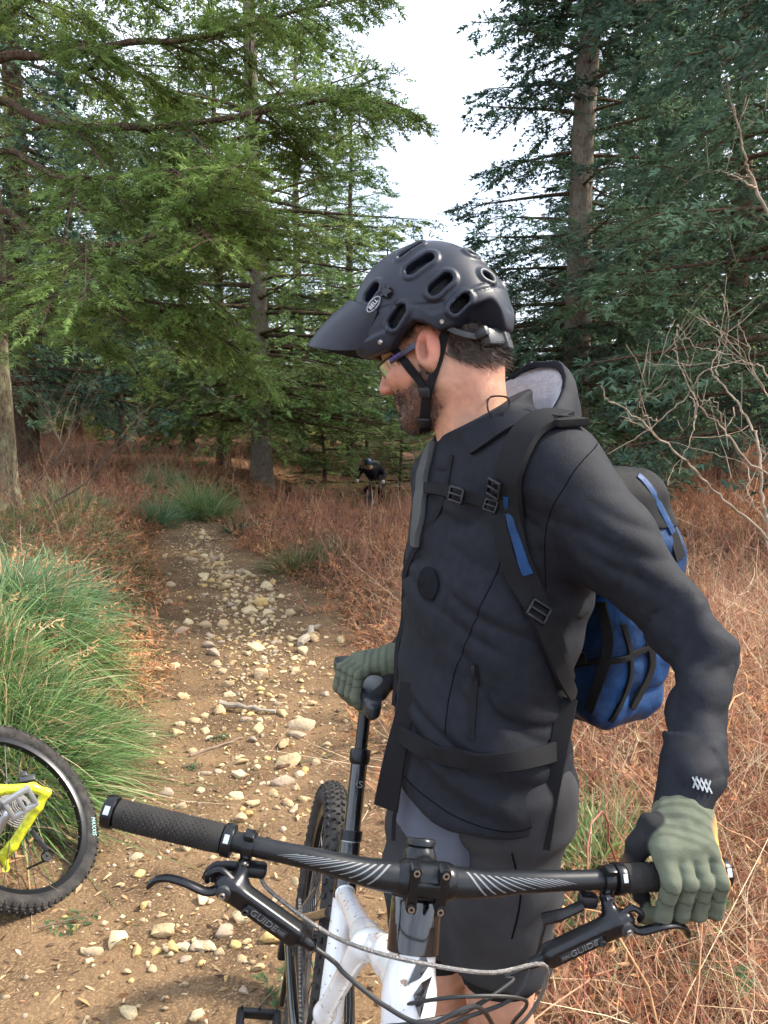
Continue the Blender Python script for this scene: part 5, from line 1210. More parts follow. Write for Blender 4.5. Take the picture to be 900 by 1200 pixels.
# ------------------------------------------------------------------ backpack
M_blue = mat('blue pack cloth', (.008, .045, .135), .55, var=.4, vscale=16, bump=.35, bscale=38, spec=.25, dark=(.003, .010, .034))
M_pblk = mat('black pack mesh', (.0060, .0060, .0072), .8, bump=.10, bscale=350, spec=.25)
pc = A([.205, 1.445, 0])-fb*.25; back = empty('backpack', pc+UP*.97, 'blue and black hiking backpack worn on the back of the person', 'backpack')
PR = np.stack([-fb, lb, UP], 1)
def pack(p, fold=True):
    q = (p-A([pc[0], pc[1], 1.20]))@PR; z = q[:, 2]; tap = 1-.16*smooth(.05, -.26, z)-.22*smooth(.05, .24, z)
    a = q.copy(); a[:, 0] = (q[:, 0]+.10)/tap-.10; a[:, 1] = q[:, 1]/tap; d = s_box(a, (0, 0, 0), (.110, .150, .238), .045)*.85
    if fold:
        nr = np.abs(d) < .02
        if nr.any(): d = d.copy(); d[nr] += .007*np.clip(1-np.abs(noise3(np.stack([q[nr, 2]*9+q[nr, 1]*9, q[nr, 0]*6, q[nr, 1]*5], -1), 104))*3, 0, 1)**2-.002+.005*noise3(np.stack([q[nr, 2]*24+q[nr, 1]*10, q[nr, 0]*9, q[nr, 1]*9], -1), 101)+.003*noise3(q[nr]*34, 102)+.006*smooth(.012, .0, np.abs(q[nr, 2]-.02))
    return d
V, F = sdf_mesh(pack, A([pc[0], pc[1], 1.20])-A([.26, .26, .30]), A([pc[0], pc[1], 1.20])+A([.26, .26, .30]), .006); pk = obj('pack_body', V, F, M_blue, back)
V, F = sdf_mesh(lambda p: smax(pack(p)-.004, 1.365+.03*np.sin(p[:, 0]*9)-p[:, 2], .004), A([pc[0], pc[1], 1.20])-A([.26, .26, .0]), A([pc[0], pc[1], 1.20])+A([.26, .26, .30]), .006); obj('lid', V, F, M_pblk, back)
def pk_on(pts, w_, th_, name, m, lift=.001):
    P, N_ = on(lambda p: pack(p, False), pts, lift, 26); V, F = strap(P, N_, w_, th_); return obj(name, V, F, m, back)
for pts, w_ in (([(738, 566), (756, 574), (774, 600), (788, 630), (796, 655)], .030), ([(705, 705), (712, 760), (690, 835), (680, 850)], .020), ([(730, 730), (738, 790), (715, 845)], .010), ([(755, 735), (763, 780), (740, 830)], .018), ([(668, 780), (700, 775), (735, 770), (765, 755)], .012), ([(745, 560), (765, 585), (785, 625)], .016)):
    try: pk_on(pts, w_, .004 if w_ != .016 else .008, 'edge_strap', M_pblk if w_ != .016 else M_blue)
    except Exception as ex: print('pk', pts, ex)
try: P, N_ = on(lambda p: pack(p, False), [(672, 772), (690, 770)], .004, 8); V, F = strap(P, N_, .022, .006); obj('strap_buckle', V, F, M_plast, back)
except Exception as ex: print(ex)
# flap of the hood lying over the collar
up_ = [(541, 504), (556, 492), (572, 480), (588, 469), (604, 468)]; dn_ = [(554, 533), (572, 522), (590, 510), (612, 499), (642, 493)]
G_ = []
for k in range(5):
    row = [hit(jacket, up_[j][0]+(dn_[j][0]-up_[j][0])*k/4, up_[j][1]+(dn_[j][1]-up_[j][1])*k/4) for j in range(5)]
    if all(r is not None for r in row): G_.append(spline(row, 17))
if len(G_) > 2:
    G_ = A(G_); g_ = G_.reshape(-1, 3); nn_ = grad(lambda p: jacket(p, False), g_, .012); r_ = len(G_); top_ = g_+nn_*.0075; bot_ = g_-nn_*.002
    i = np.arange(r_-1)[:, None]*17+np.arange(16)[None]; Fq = np.stack([i, i+1, i+18, i+17], -1).reshape(-1, 4); nv2 = len(g_); per = list(range(17))+[17*k+16 for k in range(1, r_)]+list(range(17*r_-2, 17*(r_-1)-1, -1))+[17*k for k in range(r_-2, 0, -1)]
    Fl = Fq.tolist()+(Fq[:, ::-1]+nv2).tolist()+[[per[k], per[(k+1) % len(per)], per[(k+1) % len(per)]+nv2, per[k]+nv2] for k in range(len(per))]; obj('hood_flap', np.concatenate([top_, bot_]), Fl, M_jacket, hd)
# shoulder straps laid over the jacket
js = lambda p: jacket(p)
def jstrap(pts, w_, th_, name, m, lift=.004, n=40, extra=(), pre=None):
    P, N_ = on(js, pts, lift, n)
    for e in extra: P = np.concatenate([P, e[None]]); N_ = np.concatenate([N_, N_[-1:]])
    if pre is not None: P = spline(np.concatenate([A(pre), P[::2]]), n); N_ = grad(lambda p: jacket(p, False), P, .012)
    if len(extra): P = spline(P[::3], n); N_ = grad(js, P, .01)
    V, F = strap(P, N_, w_, th_); return obj(name, V, F, m, back)
ss = jstrap([(668, 498), (645, 494), (622, 506), (606, 535), (598, 575), (600, 625), (613, 672), (632, 722), (652, 772), (662, 805)], np.concatenate([np.linspace(.060, .052, 20), np.linspace(.050, .034, 20)]), .009, 'shoulder_strap', M_pblk, pre=[pc+lb*.075+fb*.09+UP*1.40, SH+A([-.035, .115, .085])])
jstrap([(600, 578), (601, 600), (606, 625), (612, 650), (618, 670)], np.linspace(.010, .018, 30), .013, 'strap_facing', M_blue, .003, 30)
jstrap([(594, 575), (590, 605), (594, 640), (606, 680), (622, 715), (640, 752), (655, 790), (664, 815)], .026, .0035, 'adjusting_strap', M_web, .012)
jstrap([(496, 572), (515, 574), (545, 581), (568, 588), (590, 597)], .020, .003, 'sternum_strap', M_web, .006)
jstrap([(508, 522), (501, 545), (496, 580), (493, 610), (490, 640)], .030, .008, 'shoulder_strap', mat('grey strap padding', (.05, .052, .05), .8), .003)
jstrap([(468, 852), (490, 872), (530, 886), (580, 893), (630, 887), (664, 872)], .030, .004, 'hip_belt', M_web, .006)
for (u, v, w_, h_, an) in ((545, 581, .036, .026, 8), (583, 596, .026, .020, 12), (625, 717, .036, .030, 35), (590, 570, .03, .03, 20)):
    c = hit(js, u, v)
    if c is None: continue
    n_ = grad(js, c[None], .012)[0]; ya = nrm(UP-n_*np.dot(n_, UP)); xa = np.cross(ya, n_); t = -math.radians(an); xa, ya = xa*math.cos(t)+ya*math.sin(t), ya*math.cos(t)-xa*math.sin(t)
    parts_ = [box(c+n_*.019+ya*s*h_*.42, (w_, h_*.16, .007), np.stack([xa, ya, n_], 1), .002) for s in (-1, 0, 1)]+[box(c+n_*.019+xa*s*w_*.44, (w_*.12, h_, .007), np.stack([xa, ya, n_], 1), .002) for s in (-1, 1)]
    V, F = join(parts_); bk_ = obj('strap_buckle', V, F, M_plast, back)
def hang(pts, w_, name, nrml, m=M_web, th_=.002, n=24):
    P = spline(pts, n); N_ = np.repeat(nrm(A(nrml))[None], n, 0); V, F = strap(P, N_, w_, th_); return obj(name, V, F, m, back)
hb = hit(js, 664, 815); h2_ = hit(js, 655, 870)
if hb is not None and h2_ is not None:
    hang([hb+A([0, -.012, 0]), h2_+A([-.005, -.022, 0]), at(644, 930, proj(h2_)[2]-.035), at(634, 994, proj(h2_)[2]-.03)], .030, 'hanging_strap', (-.3, -1, .1))
hq = hit(js, 472, 845)
if hq is not None:
    dd_ = proj(hq)[2]
    hang([at(478, 800, dd_+.0), at(473, 840, dd_-.01), at(462, 890, dd_-.015), at(452, 947, dd_-.01)], np.linspace(.028, .046, 24), 'belt_wing', (-.5, -1, .1))
    hang([at(467, 930, dd_), at(462, 960, dd_), at(461, 985, dd_)], .007, 'hanging_strap', (-.3, -1, .1))
hang([at(492, 610, 1.52), at(479, 640, 1.50), at(476, 668, 1.50), at(486, 684, 1.50), at(490, 650, 1.5)], .010, 'loose_strap', (-.6, -1, 0))
hang([at(495, 660, 1.49), at(484, 682, 1.49)], .016, 'strap_slider', (-.6, -1, 0), M_plast, .004, 8)
# ------------------------------------------------------------------ white bicycle
M_white = mat('white bicycle paint', (.74, .76, .77), .22, spec=.5, coat=.6)
n = M_white.node_tree; b_ = [q for q in n.nodes if q.type == 'BSDF_PRINCIPLED'][0]; tcn = [q for q in n.nodes if q.type == 'TEX_COORD'][0]
z = n.nodes.new('ShaderNodeTexNoise'); z.inputs['Scale'].default_value = 95; z.inputs['Detail'].default_value = 5; n.links.new(tcn.outputs['Object'], z.inputs['Vector'])
r = n.nodes.new('ShaderNodeMapRange'); r.inputs['From Min'].default_value = .63; r.inputs['From Max'].default_value = .68; n.links.new(z.outputs['Fac'], r.inputs['Value'])
z2 = n.nodes.new('ShaderNodeTexNoise'); z2.inputs['Scale'].default_value = 9; n.links.new(tcn.outputs['Object'], z2.inputs['Vector']); r2 = n.nodes.new('ShaderNodeMapRange'); r2.inputs['From Min'].default_value = .55; r2.inputs['From Max'].default_value = .75; r2.inputs['To Max'].default_value = .6; n.links.new(z2.outputs['Fac'], r2.inputs['Value'])
mm = n.nodes.new('ShaderNodeMath'); mm.operation = 'MAXIMUM'; n.links.new(r.outputs['Result'], mm.inputs[0]); n.links.new(r2.outputs['Result'], mm.inputs[1])
mx = n.nodes.new('ShaderNodeMix'); mx.data_type = 'RGBA'; mx.inputs['A'].default_value = (.74, .76, .77, 1); mx.inputs['B'].default_value = (.24, .15, .09, 1); n.links.new(mm.outputs['Value'], mx.inputs['Factor']); n.links.new(mx.outputs['Result'], b_.inputs['Base Color'])
M_bar = mat('satin black carbon', (.009, .010, .012), .38, spec=.4, var=.3, vscale=70)
M_gloss = mat('gloss black', (.010, .010, .012), .12, spec=.6, coat=.5)
M_ano = mat('anodised black', (.016, .017, .020), .28, .55)
M_grip = mat('grip rubber', (.026, .024, .023), .85, var=.3, vscale=40, bump=.12, bscale=420, spec=.25)
M_tyre = mat('dusty tyre rubber', (.055, .050, .046), .9, dark=(.022, .021, .021), vscale=30, bump=.3, bscale=200, spec=.2)
M_chain = mat('chain steel', (.30, .29, .28), .35, .9, var=.4, vscale=200)
M_hose = mat('black hose', (.012, .012, .013), .45); M_steelc = mat('braided grey cable', (.20, .19, .18), .4, .6, bump=.5, bscale=400)
M_spoke = mat('dark spokes', (.05, .05, .052), .35, .5); M_print = mat('grey print', (.16, .17, .18), .45)
bike = empty('mountain_bike', B(.43, 0, 0), 'white and black mountain bike held by the person, its handlebar facing the viewer', 'bicycle')
def bk(name, VF, m, parent=None, smooth_=True, kind=None):
    V, F = VF; F = fixF(F) if isinstance(F, np.ndarray) else F; return obj(name, V, F, m, parent or bike, smooth_, None, True, kind)
def bolt(c, n_, r=.004): return lathe([(.0018, .001), (.0024, .0028), (r, .0028), (r, -.004)], 14, c, n_)
# frame as one moulded body
HT0, HT1 = B(.958, 0, .825), B(.897, 0, .955); STT = B(.292, 0, .735); BBp = B(.43, 0, .345); TTj = B(.335, 0, .64)
def frame_f(p):
    d = s_caps(p, HT0, HT1, .031, .026); tt0 = HT1*.45+HT0*.55
    d = smin(d, s_chain(p, [tt0, B(.80, 0, .84), B(.60, 0, .735), TTj], [.024, .022, .019, .017], .02), .022)
    d = smin(d, s_chain(p, [HT0, B(.86, 0, .72), B(.60, 0, .46), BBp], [.030, .030, .028, .032], .02), .02)
    d = smin(d, s_caps(p, STT, BBp, .0185, .026), .012)
    d = smin(d, s_chain(p, [B(.70, -.020, .785), B(.60, -.042, .60), B(.50, -.040, .45), BBp], [.017, .014, .014, .02], .02), .025)   # side arm
    return d
lo = A([HT0, HT1, STT, BBp]).min(0)-.07; hi = A([HT0, HT1, STT, BBp]).max(0)+.07
bk('frame', sdf_mesh(frame_f, lo, hi, .0055), M_white)
hax = nrm(HT1-HT0)
bk('headset_cup', lathe([(.0265, -.022), (.0300, -.020), (.0300, .020), (.0285, .024), (.020, .025)], 28, HT1, hax), M_gloss)
bk('head_tube_sleeve', lathe([(.0302, -.03), (.0305, -.028), (.0300, .0)], 28, HT1-hax*.004, hax), M_gloss)
bk('steerer_spacer', lathe([(.020, 0), (.020, .018), (.019, .02)], 22, HT1+hax*.025, hax), M_ano)
# emblem on the head tube: a slashed S of two angular strokes
fr_n = nrm(BF-hax*np.dot(BF, hax))
for poly in ([(808, 400), (776, 424), (758, 452), (740, 496), (768, 482), (814, 456), (786, 452)], [(812, 459), (792, 478), (782, 510), (774, 545), (766, 574), (757, 548), (752, 520), (770, 492)]):
    q_ = [hit(frame_f, 100+a/1.957, 900+b/1.957, .4, 1.4) for a, b in poly]; q_ = A([h for h in q_ if h is not None]); c_ = q_.mean(0)
    if len(q_) > 4:
        c_ = c_+fr_n*.0; V = np.concatenate([q_, c_[None]]); V = V+grad(frame_f, V, .004)*.0022; nq = len(q_); V = np.concatenate([V, V-fr_n*.004]); bk('emblem', (V, [[i, (i+1) % nq, nq] for i in range(nq)]+[[i, (i+1) % nq, nq+1+(i+1) % nq, nq+1+i] for i in range(nq)]), M_gloss, None, False)
# stem
pS = HT1+hax*.052
def stem_f(p):
    d = s_caps(p, pS-hax*.020, pS+hax*.016, .0195); d = smin(d, s_caps(p, pS, CLAMP-HF*.012, .0165, .017), .012); d = smin(d, s_caps(p, CLAMP-HL*.021, CLAMP+HL*.021, .0215), .006); return d
bk('stem', sdf_mesh(stem_f, np.minimum(pS, CLAMP)-.06, np.maximum(pS, CLAMP)+.06, .003), M_ano)
bk('top_cap', lathe([(.0001, .004), (.015, .004), (.0175, .001), (.0175, -.004)], 24, pS+hax*.033, hax), M_ano)
for s in (-1, 1):
    fpV = [box(CLAMP+HF*.0205+HL*s*.0165+HU*0, (.007, .0125, .050), np.stack([HF, HL, HU], 1), .003)]
    fp = bk('face_plate', fpV[0], M_ano)
    for q in (-1, 1):
        bk('boss', lathe([(.0001, .004), (.0060, .004), (.0066, .002), (.0066, -.012)], 18, CLAMP+HF*.0215+HL*s*.0165+HU*q*.0215, HF), M_ano, fp)
        bk('bolt', bolt(CLAMP+HF*.0252+HL*s*.0165+HU*q*.0215, HF, .0038), M_metal, fp)
bk('face_plate', box(CLAMP+HF*.0205, (.008, .030, .016), np.stack([HF, HL, HU], 1), .003), M_ano)
# handlebar
ss_ = np.concatenate([-_bs[::-1], _bs[1:]]); P = spline([bar_pt(s) for s in ss_], 64); a = np.abs(np.linspace(-1, 1, 64))*.372
sp_s = np.array([np.dot(q-CLAMP, HL) for q in P]); a = np.abs(sp_s); R_ = np.interp(a, [0, .045, .11, .17, .37], [.0175, .0175, .0128, .0113, .0112])
hbar = bk('handlebar', tube(P, R_, 18), M_bar)
bar_at = lambda s: A([np.interp(s, sp_s, P[:, k]) for k in range(3)]); bar_ax = lambda s: nrm(bar_at(s+.008)-bar_at(s-.008)); bar_r = lambda s: float(np.interp(abs(s), [0, .045, .11, .17, .37], [.0175, .0175, .0128, .0113, .0112]))
st_parts = []
def patch(s0, s1, a0, a1, w_, n=7):
    """printed slash on the bar between (s, angle) points"""
    pts = []
    for side_ in (-.5, .5):
        row = []
        for i in range(n):
            t = i/(n-1); s = s0+(s1-s0)*t+side_*w_*(1-.3*t); ax = bar_ax(s); f0 = nrm(HF-ax*np.dot(HF, ax)); row.append(bar_at(s)+rotv(f0, ax, a0+(a1-a0)*t)*(bar_r(s)+.0005))
        pts.append(row)
    V = A(pts[0]+pts[1]); return V, [[i, i+1, n+i+1, n+i] for i in range(n-1)]
for sg_ in (-1, 1):
    for k in range(13):
        s0 = sg_*(.046+k*.0085); L = .034*(1-abs(k-6)/11); v = patch(s0, s0+sg_*(.010+L*.8), -1.25+.05*k, .35-.045*k, .0034); st_parts.append(v)
bk('bar_print', join(st_parts[:13]), M_print, hbar, kind='stuff'); bk('bar_print', join(st_parts[13:]), M_print, hbar, kind='stuff')
# grip on the free side
def grip(s0, s1, mirror):
    g_ = bk('grip', lathe([(.0125, 0), (.0158, .001), (.0164, .02), (.0160, .06), (.0164, .112), (.0160, .124), (.0125, .125)], 28, bar_at(s0), nrm(bar_at(s1)-bar_at(s0))), M_grip)
    ax = nrm(bar_at(s1)-bar_at(s0)); kv = []
    for i in range(30):
        for j in range(16):
            c0 = bar_at(s0)+ax*(.012+i*.0034); rr_ = rotv(nrm(HU-ax*np.dot(HU, ax)), ax, (j+.5*(i % 2))/16*2*math.pi); kv.append((np.stack([c0+rr_*.0172, c0+ax*.0013+rr_*.0160, c0+np.cross(ax, rr_)*.0024+rr_*.0160, c0-ax*.0013+rr_*.0160, c0-np.cross(ax, rr_)*.0024+rr_*.0160]), [[0, 1, 2], [0, 2, 3], [0, 3, 4], [0, 4, 1]]))
    bk('grip_knurl', join(kv), M_grip, g_, False, 'stuff')
    for t0, l_ in ((-.013, .012), (.126, .011)):
        col_ = bk('lock_collar', lathe([(.0115, 0), (.0178, 0), (.0184, .0015), (.0184, l_-.0015), (.0178, l_), (.0115, l_)], 28, bar_at(s0)+ax*t0, ax), M_ano, g_)
        rr_ = nrm(HF*.85+HU*.5); rr_ = nrm(rr_-ax*np.dot(rr_, ax)); bk('collar_window', box(bar_at(s0)+ax*(t0+l_*.5)+rr_*.0186, (.002, l_*.55, .010), axes_R(rr_, ax), .0006), M_metal, col_)
    bk('end_plug', lathe([(.0001, -.016), (.012, -.0155), (.0165, -.013)], 24, bar_at(s0), ax), M_plast, g_)
    T_, F_ = text_mesh('RACE FACE', .010)
    return g_
grip(-.358, -.235, 1); grip(.358, .235, -1)
# brake and lever sets
def lever_set(sg_):
    """sg_=-1: free side, +1: under the gloved hand"""
    sc = .205 if sg_ < 0 else .213; ax = bar_ax(sg_*sc)*sg_; c = bar_at(sg_*sc)                      # ax points outboard
    fw = nrm(HF*1.0-HU*.25); fw = nrm(fw-ax*np.dot(fw, ax)); up = np.cross(ax, fw); up = up if up[2] > 0 else -up
    def Lp(o_, f_, u_): return c+ax*o_+fw*f_+up*u_
    e = bk('brake_lever', lathe([(.0116, -.006), (.0152, -.006), (.0156, -.004), (.0156, .004), (.0152, .006), (.0116, .006)], 26, c, ax), M_ano)
    bk('clamp_screw', bolt(Lp(0, .018, -.012), fw, .0045), M_metal, e); bk('clamp_ear', box(Lp(0, .012, -.017), (.013, .016, .014), np.stack([ax, fw, up], 1), .003), M_ano, e)
    bk('clamp_hinge', box(Lp(0, .004, .0175), (.012, .014, .007), np.stack([ax, fw, up], 1), .002), M_ano, e)
    # master cylinder runs inboard, forward and down
    m0, m1 = Lp(.010, .034, -.030), Lp(-.078, .040, -.072)
    mu = nrm(m1-m0); mn = nrm(np.cross(mu, fw)); mn = mn if mn@up > 0 else -mn; mf = np.cross(mu, mn); mf = mf if mf@fw > 0 else -mf
    def body_f(p):
        d = s_box(p, (m0+m1)/2, (np.linalg.norm(m1-m0)/2, .0105, .0130), .006, np.stack([mu, mf, mn], 1)); d = smin(d, s_caps(p, m0, m0-mu*.004, .0125), .008)
        d = smin(d, s_caps(p, Lp(0, .012, -.016), m0+mu*.012, .008), .008); d = smin(d, s_caps(p, m1, m1+mu*.016, .0075, .006), .006)
        return smax(d, -s_box(p, (m0+m1)/2+mf*.0125+mu*.006, (.030, .0035, .0072), .003, np.stack([mu, mf, mn], 1)), .002)
    bb = A([m0, m1, c]); bk('cylinder', sdf_mesh(body_f, bb.min(0)-.035, bb.max(0)+.035, .0022), M_ano, e)
    bk('reservoir_plate', box((m0+m1)/2+mf*.0095+mu*.006, (.054, .0016, .0105), np.stack([mu, mf, mn], 1), .0006), M_trim, e)
    T_, F_ = text_mesh('GUIDE', .0125); T_[:, 0] *= .95; xa = mu*(-sg_)*-1 if False else (mu if sg_ < 0 else -mu); ya = mn if np.cross(xa, mn)@mf > 0 else -mn
    ya = mn; zz_ = np.cross(xa, ya); 
    if zz_@mf < 0: xa = -xa
    T3 = (m0+m1)/2+mf*.0108+mu*.003+T_[:, :1]*xa+T_[:, 1:2]*ya+T_[:, 2:]*mf; bk('lettering', (T3, F_), M_print, e, False)
    T_, F_ = text_mesh('RSC', .0055); T3 = (m0+m1)/2+mf*.0108+mu*.026+T_[:, :1]*xa+T_[:, 1:2]*ya+T_[:, 2:]*mf; bk('lettering', (T3, F_), M_print, e, False)
    bk('adjuster', join([lathe([(.0001, .006), (.004, .006), (.0065, .005), (.0085, .004), (.0085, -.004)], 20, m0+mf*.010-mu*.002, mf)]), M_trim, e); bk('adjuster_screw', bolt(m0+mf*.0155-mu*.002, mf, .0038), M_metal, e)
    bk('pivot_cap', bolt(m0+mu*.030+mf*.011-mn*.004, mf, .0042), M_trim, e)
    # blade: hooked and flattened
    P_ = spline([m0+mf*.002-mu*.004, m0+ax*.020+fw*.010-up*.004, m0+ax*.045+fw*.012+up*.003, m0+ax*.065+fw*.010+up*.002, m0+ax*.080+fw*.009-up*.006, m0+ax*.086+fw*.012-up*.016], 26); w_ = np.interp(np.linspace(0, 1, 26), [0, .15, .4, .9, 1], [.0075, .0058, .0052, .0052, .003])
    bk('lever_blade', tube(P_, w_, 10, True, (.75, 1.15), fw), M_ano, e)
    bk('blade_yoke', tube(spline([m0+mn*.010, Lp(.022, .030, -.014), Lp(.034, .034, -.020), m0+ax*.024], 14), .0036, 8), M_ano, e)
    return e, m1+mu*.018, mu, Lp
e1_, hs1, mu1, Lp1 = lever_set(-1); e2_, hs2, mu2, Lp2 = lever_set(1)
# shifter under the free-side lever, remote under the other
bk('shifter', join([box(Lp1(-.014, .010, -.022), (.024, .020, .014), np.stack([HL, HF, HU], 1), .005), tube(spline([Lp1(-.004, .012, -.024), Lp1(.016, .016, -.020), Lp1(.030, .022, -.024), Lp1(.034, .026, -.036)], 12), [.005]*6+[.007]*6, 8, True, (.5, 1.3))]), M_plast)
bk('dropper_remote', join([box(Lp2(-.02, .006, -.024), (.022, .018, .016), np.stack([HL, HF, HU], 1), .005), tube(spline([Lp2(-.03, .012, -.026), Lp2(-.055, .016, -.034), Lp2(-.075, .012, -.044)], 10), [.006]*5+[.007]*5, 8)]), M_plast)
def cable(pts, r_, m, n=50): return bk('cable', tube(spline(pts, n), r_, 8), m)
D_ = proj(CLAMP)[2]
cable([hs1, hs1+mu1*.03, at(405, 1142, .90), at(450, 1178, .88), at(500, 1200, .87), at(560, 1180, .90), at(590, 1230, .98)], .0026, M_hose)
cable([hs2, hs2+mu2*.03, at(600, 1150, .93), at(545, 1185, .90), at(480, 1200, .88), at(440, 1210, .92), B(.86, -.04, .72)], .0026, M_hose)
cable([Lp1(-.018, .012, -.024), Lp1(-.035, .022, -.036), at(378, 1090, .915), at(430, 1113, .885), at(500, 1130, .865), at(575, 1140, .875), at(640, 1132, .91), at(620, 1190, .95), at(560, 1240, 1.0)], .0023, M_steelc)
cable([Lp2(-.06, .012, -.036), at(640, 1080, .96), at(625, 1130, .97), at(600, 1170, .95), at(540, 1195, .93), at(470, 1225, .93)], .0023, M_hose)
cable([at(455, 1180, .92), at(540, 1168, .90), at(615, 1172, .93), at(600, 1200, .97)], .0022, M_hose)
# seat post, saddle
SDL = B(.195, 0, .985); post_d = nrm(STT-SDL)
bk('dropper_shaft', tube([SDL, SDL+post_d*.13], .0125, 20), mat('polished black shaft', (.012, .012, .014), .12, .4))
po = bk('seat_post', tube([SDL+post_d*.115, STT+post_d*.03], .0165, 20), M_gloss)
bk('post_collar', lathe([(.013, 0), (.0195, .001), (.0205, .004), (.0205, .022), (.0185, .028), (.017, .03)], 24, SDL+post_d*.108, post_d), M_ano)
bk('seat_clamp', lathe([(.0175, -.008), (.0215, -.008), (.0215, .010), (.0175, .010)], 24, STT, post_d), M_ano)
bk('seat_tube_panel', lathe([(.0192, 0), (.0196, .002), (.022, .10)], 20, STT+post_d*.012+fr_n*.0012, post_d), M_gloss)
T_, F_ = text_mesh('RS', .018); ya = -post_d; nn = nrm(BF-ya*np.dot(BF, ya)); xa = np.cross(ya, nn); bk('lettering', (SDL+post_d*.175+nn*.0168+T_[:, :1]*xa+T_[:, 1:2]*ya+T_[:, 2:]*nn, F_), M_print, po, False)
def saddle_f(p):
    q = (p-BO)@np.stack([BF, BL, BU], 1)
    x = (q[:, 0]-.185)/.135; w_ = np.interp(x, [-1.1, -.9, -.4, .1, .6, 1.0], [.050, .068, .062, .038, .024, .018]); h_ = 1.018+.006*np.clip(-x, 0, 1)-.010*(q[:, 1]/.07)**2-.008*np.clip(x, 0, 1)**2
    d = np.maximum(np.abs(q[:, 1])-w_, np.maximum(q[:, 2]-h_, h_-.030-q[:, 2]-.012*(1-np.abs(q[:, 1])/np.maximum(w_, .01)))); d = smax(d, np.abs(q[:, 0]-.185)-.137, .02); return smax(d*.8, np.maximum(np.abs(q[:, 1])-w_, q[:, 2]-h_), .012)
c_ = B(.185, 0, 1.01); sd_ = bk('saddle', sdf_mesh(saddle_f, c_-.19, c_+.19, .005), mat('saddle vinyl', (.016, .018, .024), .35, spec=.5))
for s in (-1, 1): bk('saddle_rail', tube(spline(Bs([(.30, s*.012, .985), (.24, s*.022, .968), (.15, s*.022, .966), (.09, s*.03, .985)]), 16), .0036, 8), M_ano, sd_)
bk('rail_clamp', box(B(.195, 0, .972), (.04, .05, .02), np.stack([BF, BL, BU], 1), .006), M_ano, sd_)
# wheels
def wheel(C, n_, R, tw, name, parent, label=None, up0=None, tyrem=None, rimm=None, sp=True):
    n_ = nrm(n_); r_ = R-tw; e = empty(name, C-base_of(parent)); e.parent = parent
    a0 = nrm(np.cross(n_, A([.3, .2, .93]))); b0 = np.cross(n_, a0); N = 96; t = np.arange(N)/N*2*math.pi; rad = np.cos(t)[:, None]*a0+np.sin(t)[:, None]*b0
    def rev(prof):
        m = len(prof); V = np.concatenate([C+rad*r+n_*h for r, h in prof]); k = np.arange(m)[:, None]*N; k2 = ((np.arange(m)+1) % m)[:, None]*N; j = np.arange(N)[None]; j2 = (j+1) % N
        return V, np.stack([k+j, k+j2, k2+j2, k2+j], -1).reshape(-1, 4)
    tt_ = np.arange(14)/14*2*math.pi; ty_ = bk('tyre', rev([(r_+tw*.95*math.cos(q), tw*.98*math.sin(q)) for q in tt_]), tyrem or M_tyre, e)
    kn = []; bxF = [[0, 1, 2, 3], [0, 4, 5, 1], [1, 5, 6, 2], [2, 6, 7, 3], [3, 7, 4, 0]]; nk = 78
    for i in range(nk):
        for (ph_, ln_, wd_, of) in ((-.95, .010, .010, 0), (-.38, .014, .009, .5), (.38, .014, .009, 0.5), (.95, .010, .010, 0), (0, .008, .006, 0.)):
            g = (i+of)/nk*2*math.pi; rd = math.cos(g)*a0+math.sin(g)*b0; tg = np.cross(n_, rd); o_ = rd*math.cos(ph_)+n_*math.sin(ph_); sd2 = np.cross(o_, tg); c0 = C+rd*r_+o_*tw*.93
            V = A([c0+tg*sx*ln_*.5*k+sd2*sy*wd_*.5*k+o_*h for h, k in ((.0055, .85), (-.002, 1.1)) for sx, sy in ((-1, -1), (1, -1), (1, 1), (-1, 1))]); kn.append((V, bxF))
    bk('tread', join(kn), tyrem or M_tyre, ty_, False, 'stuff')
    ri = r_-tw*.72; bk('rim', rev([(ri+.006, .015), (ri-.004, .016), (ri-.020, .010), (ri-.022, 0), (ri-.020, -.010), (ri-.004, -.016), (ri+.006, -.015)]), rimm or M_ano, e)
    bk('hub', lathe([(.0001, -.06), (.009, -.06), (.010, -.034), (.026, -.032), (.026, -.027), (.014, -.02), (.014, .02), (.026, .027), (.026, .032), (.010, .034), (.009, .06), (.0001, .06)], 20, C, n_), M_ano, e)
    if sp:
        sv = []
        for i in range(28):
            g = i/28*2*math.pi; g2 = g+(.45 if (i//2) % 2 else -.45); s = 1 if i % 2 else -1; h0 = C+n_*s*.029+(math.cos(g2)*a0+math.sin(g2)*b0)*.023; h1 = C+(math.cos(g)*a0+math.sin(g)*b0)*(ri-.018); sv.append(tube([h0, h1], .0012, 5, False)); sv.append(tube([h1+(h0-h1)*.05, h1], .0024, 6, False))
        off = 0; vv, ff = [], []
        for V, F in sv: vv.append(V); ff.append(F+off); off += len(V)
        bk('spokes', (np.concatenate(vv), np.concatenate(ff)), M_spoke, e, True, 'stuff')
    return e, a0, b0
rw, _, _ = wheel(B(0, 0, .325), BL, .345, .030, 'rear_wheel', bike)
fw_, _, _ = wheel(B(1.235, 0, .345), HL, .350, .030, 'front_wheel', bike)
for s in (-1, 1):
    bk('fork_leg', tube(spline([HT0-hax*.03+BL*s*.065, HT0-hax*.25+BL*s*.067, B(1.235, s*.062, .365)], 16), np.concatenate([np.full(8, .0175), np.full(8, .022)]), 16), M_ano)
    bk('seat_stay', tube(spline(Bs([(.335, s*.024, .60), (.20, s*.045, .50), (.02, s*.068, .375)]), 14), .0095, 10), M_gloss); bk('chain_stay', tube(spline(Bs([(.42, s*.035, .355), (.30, s*.055, .36), (.0, s*.07, .365)]), 14), .011, 10), M_gloss)
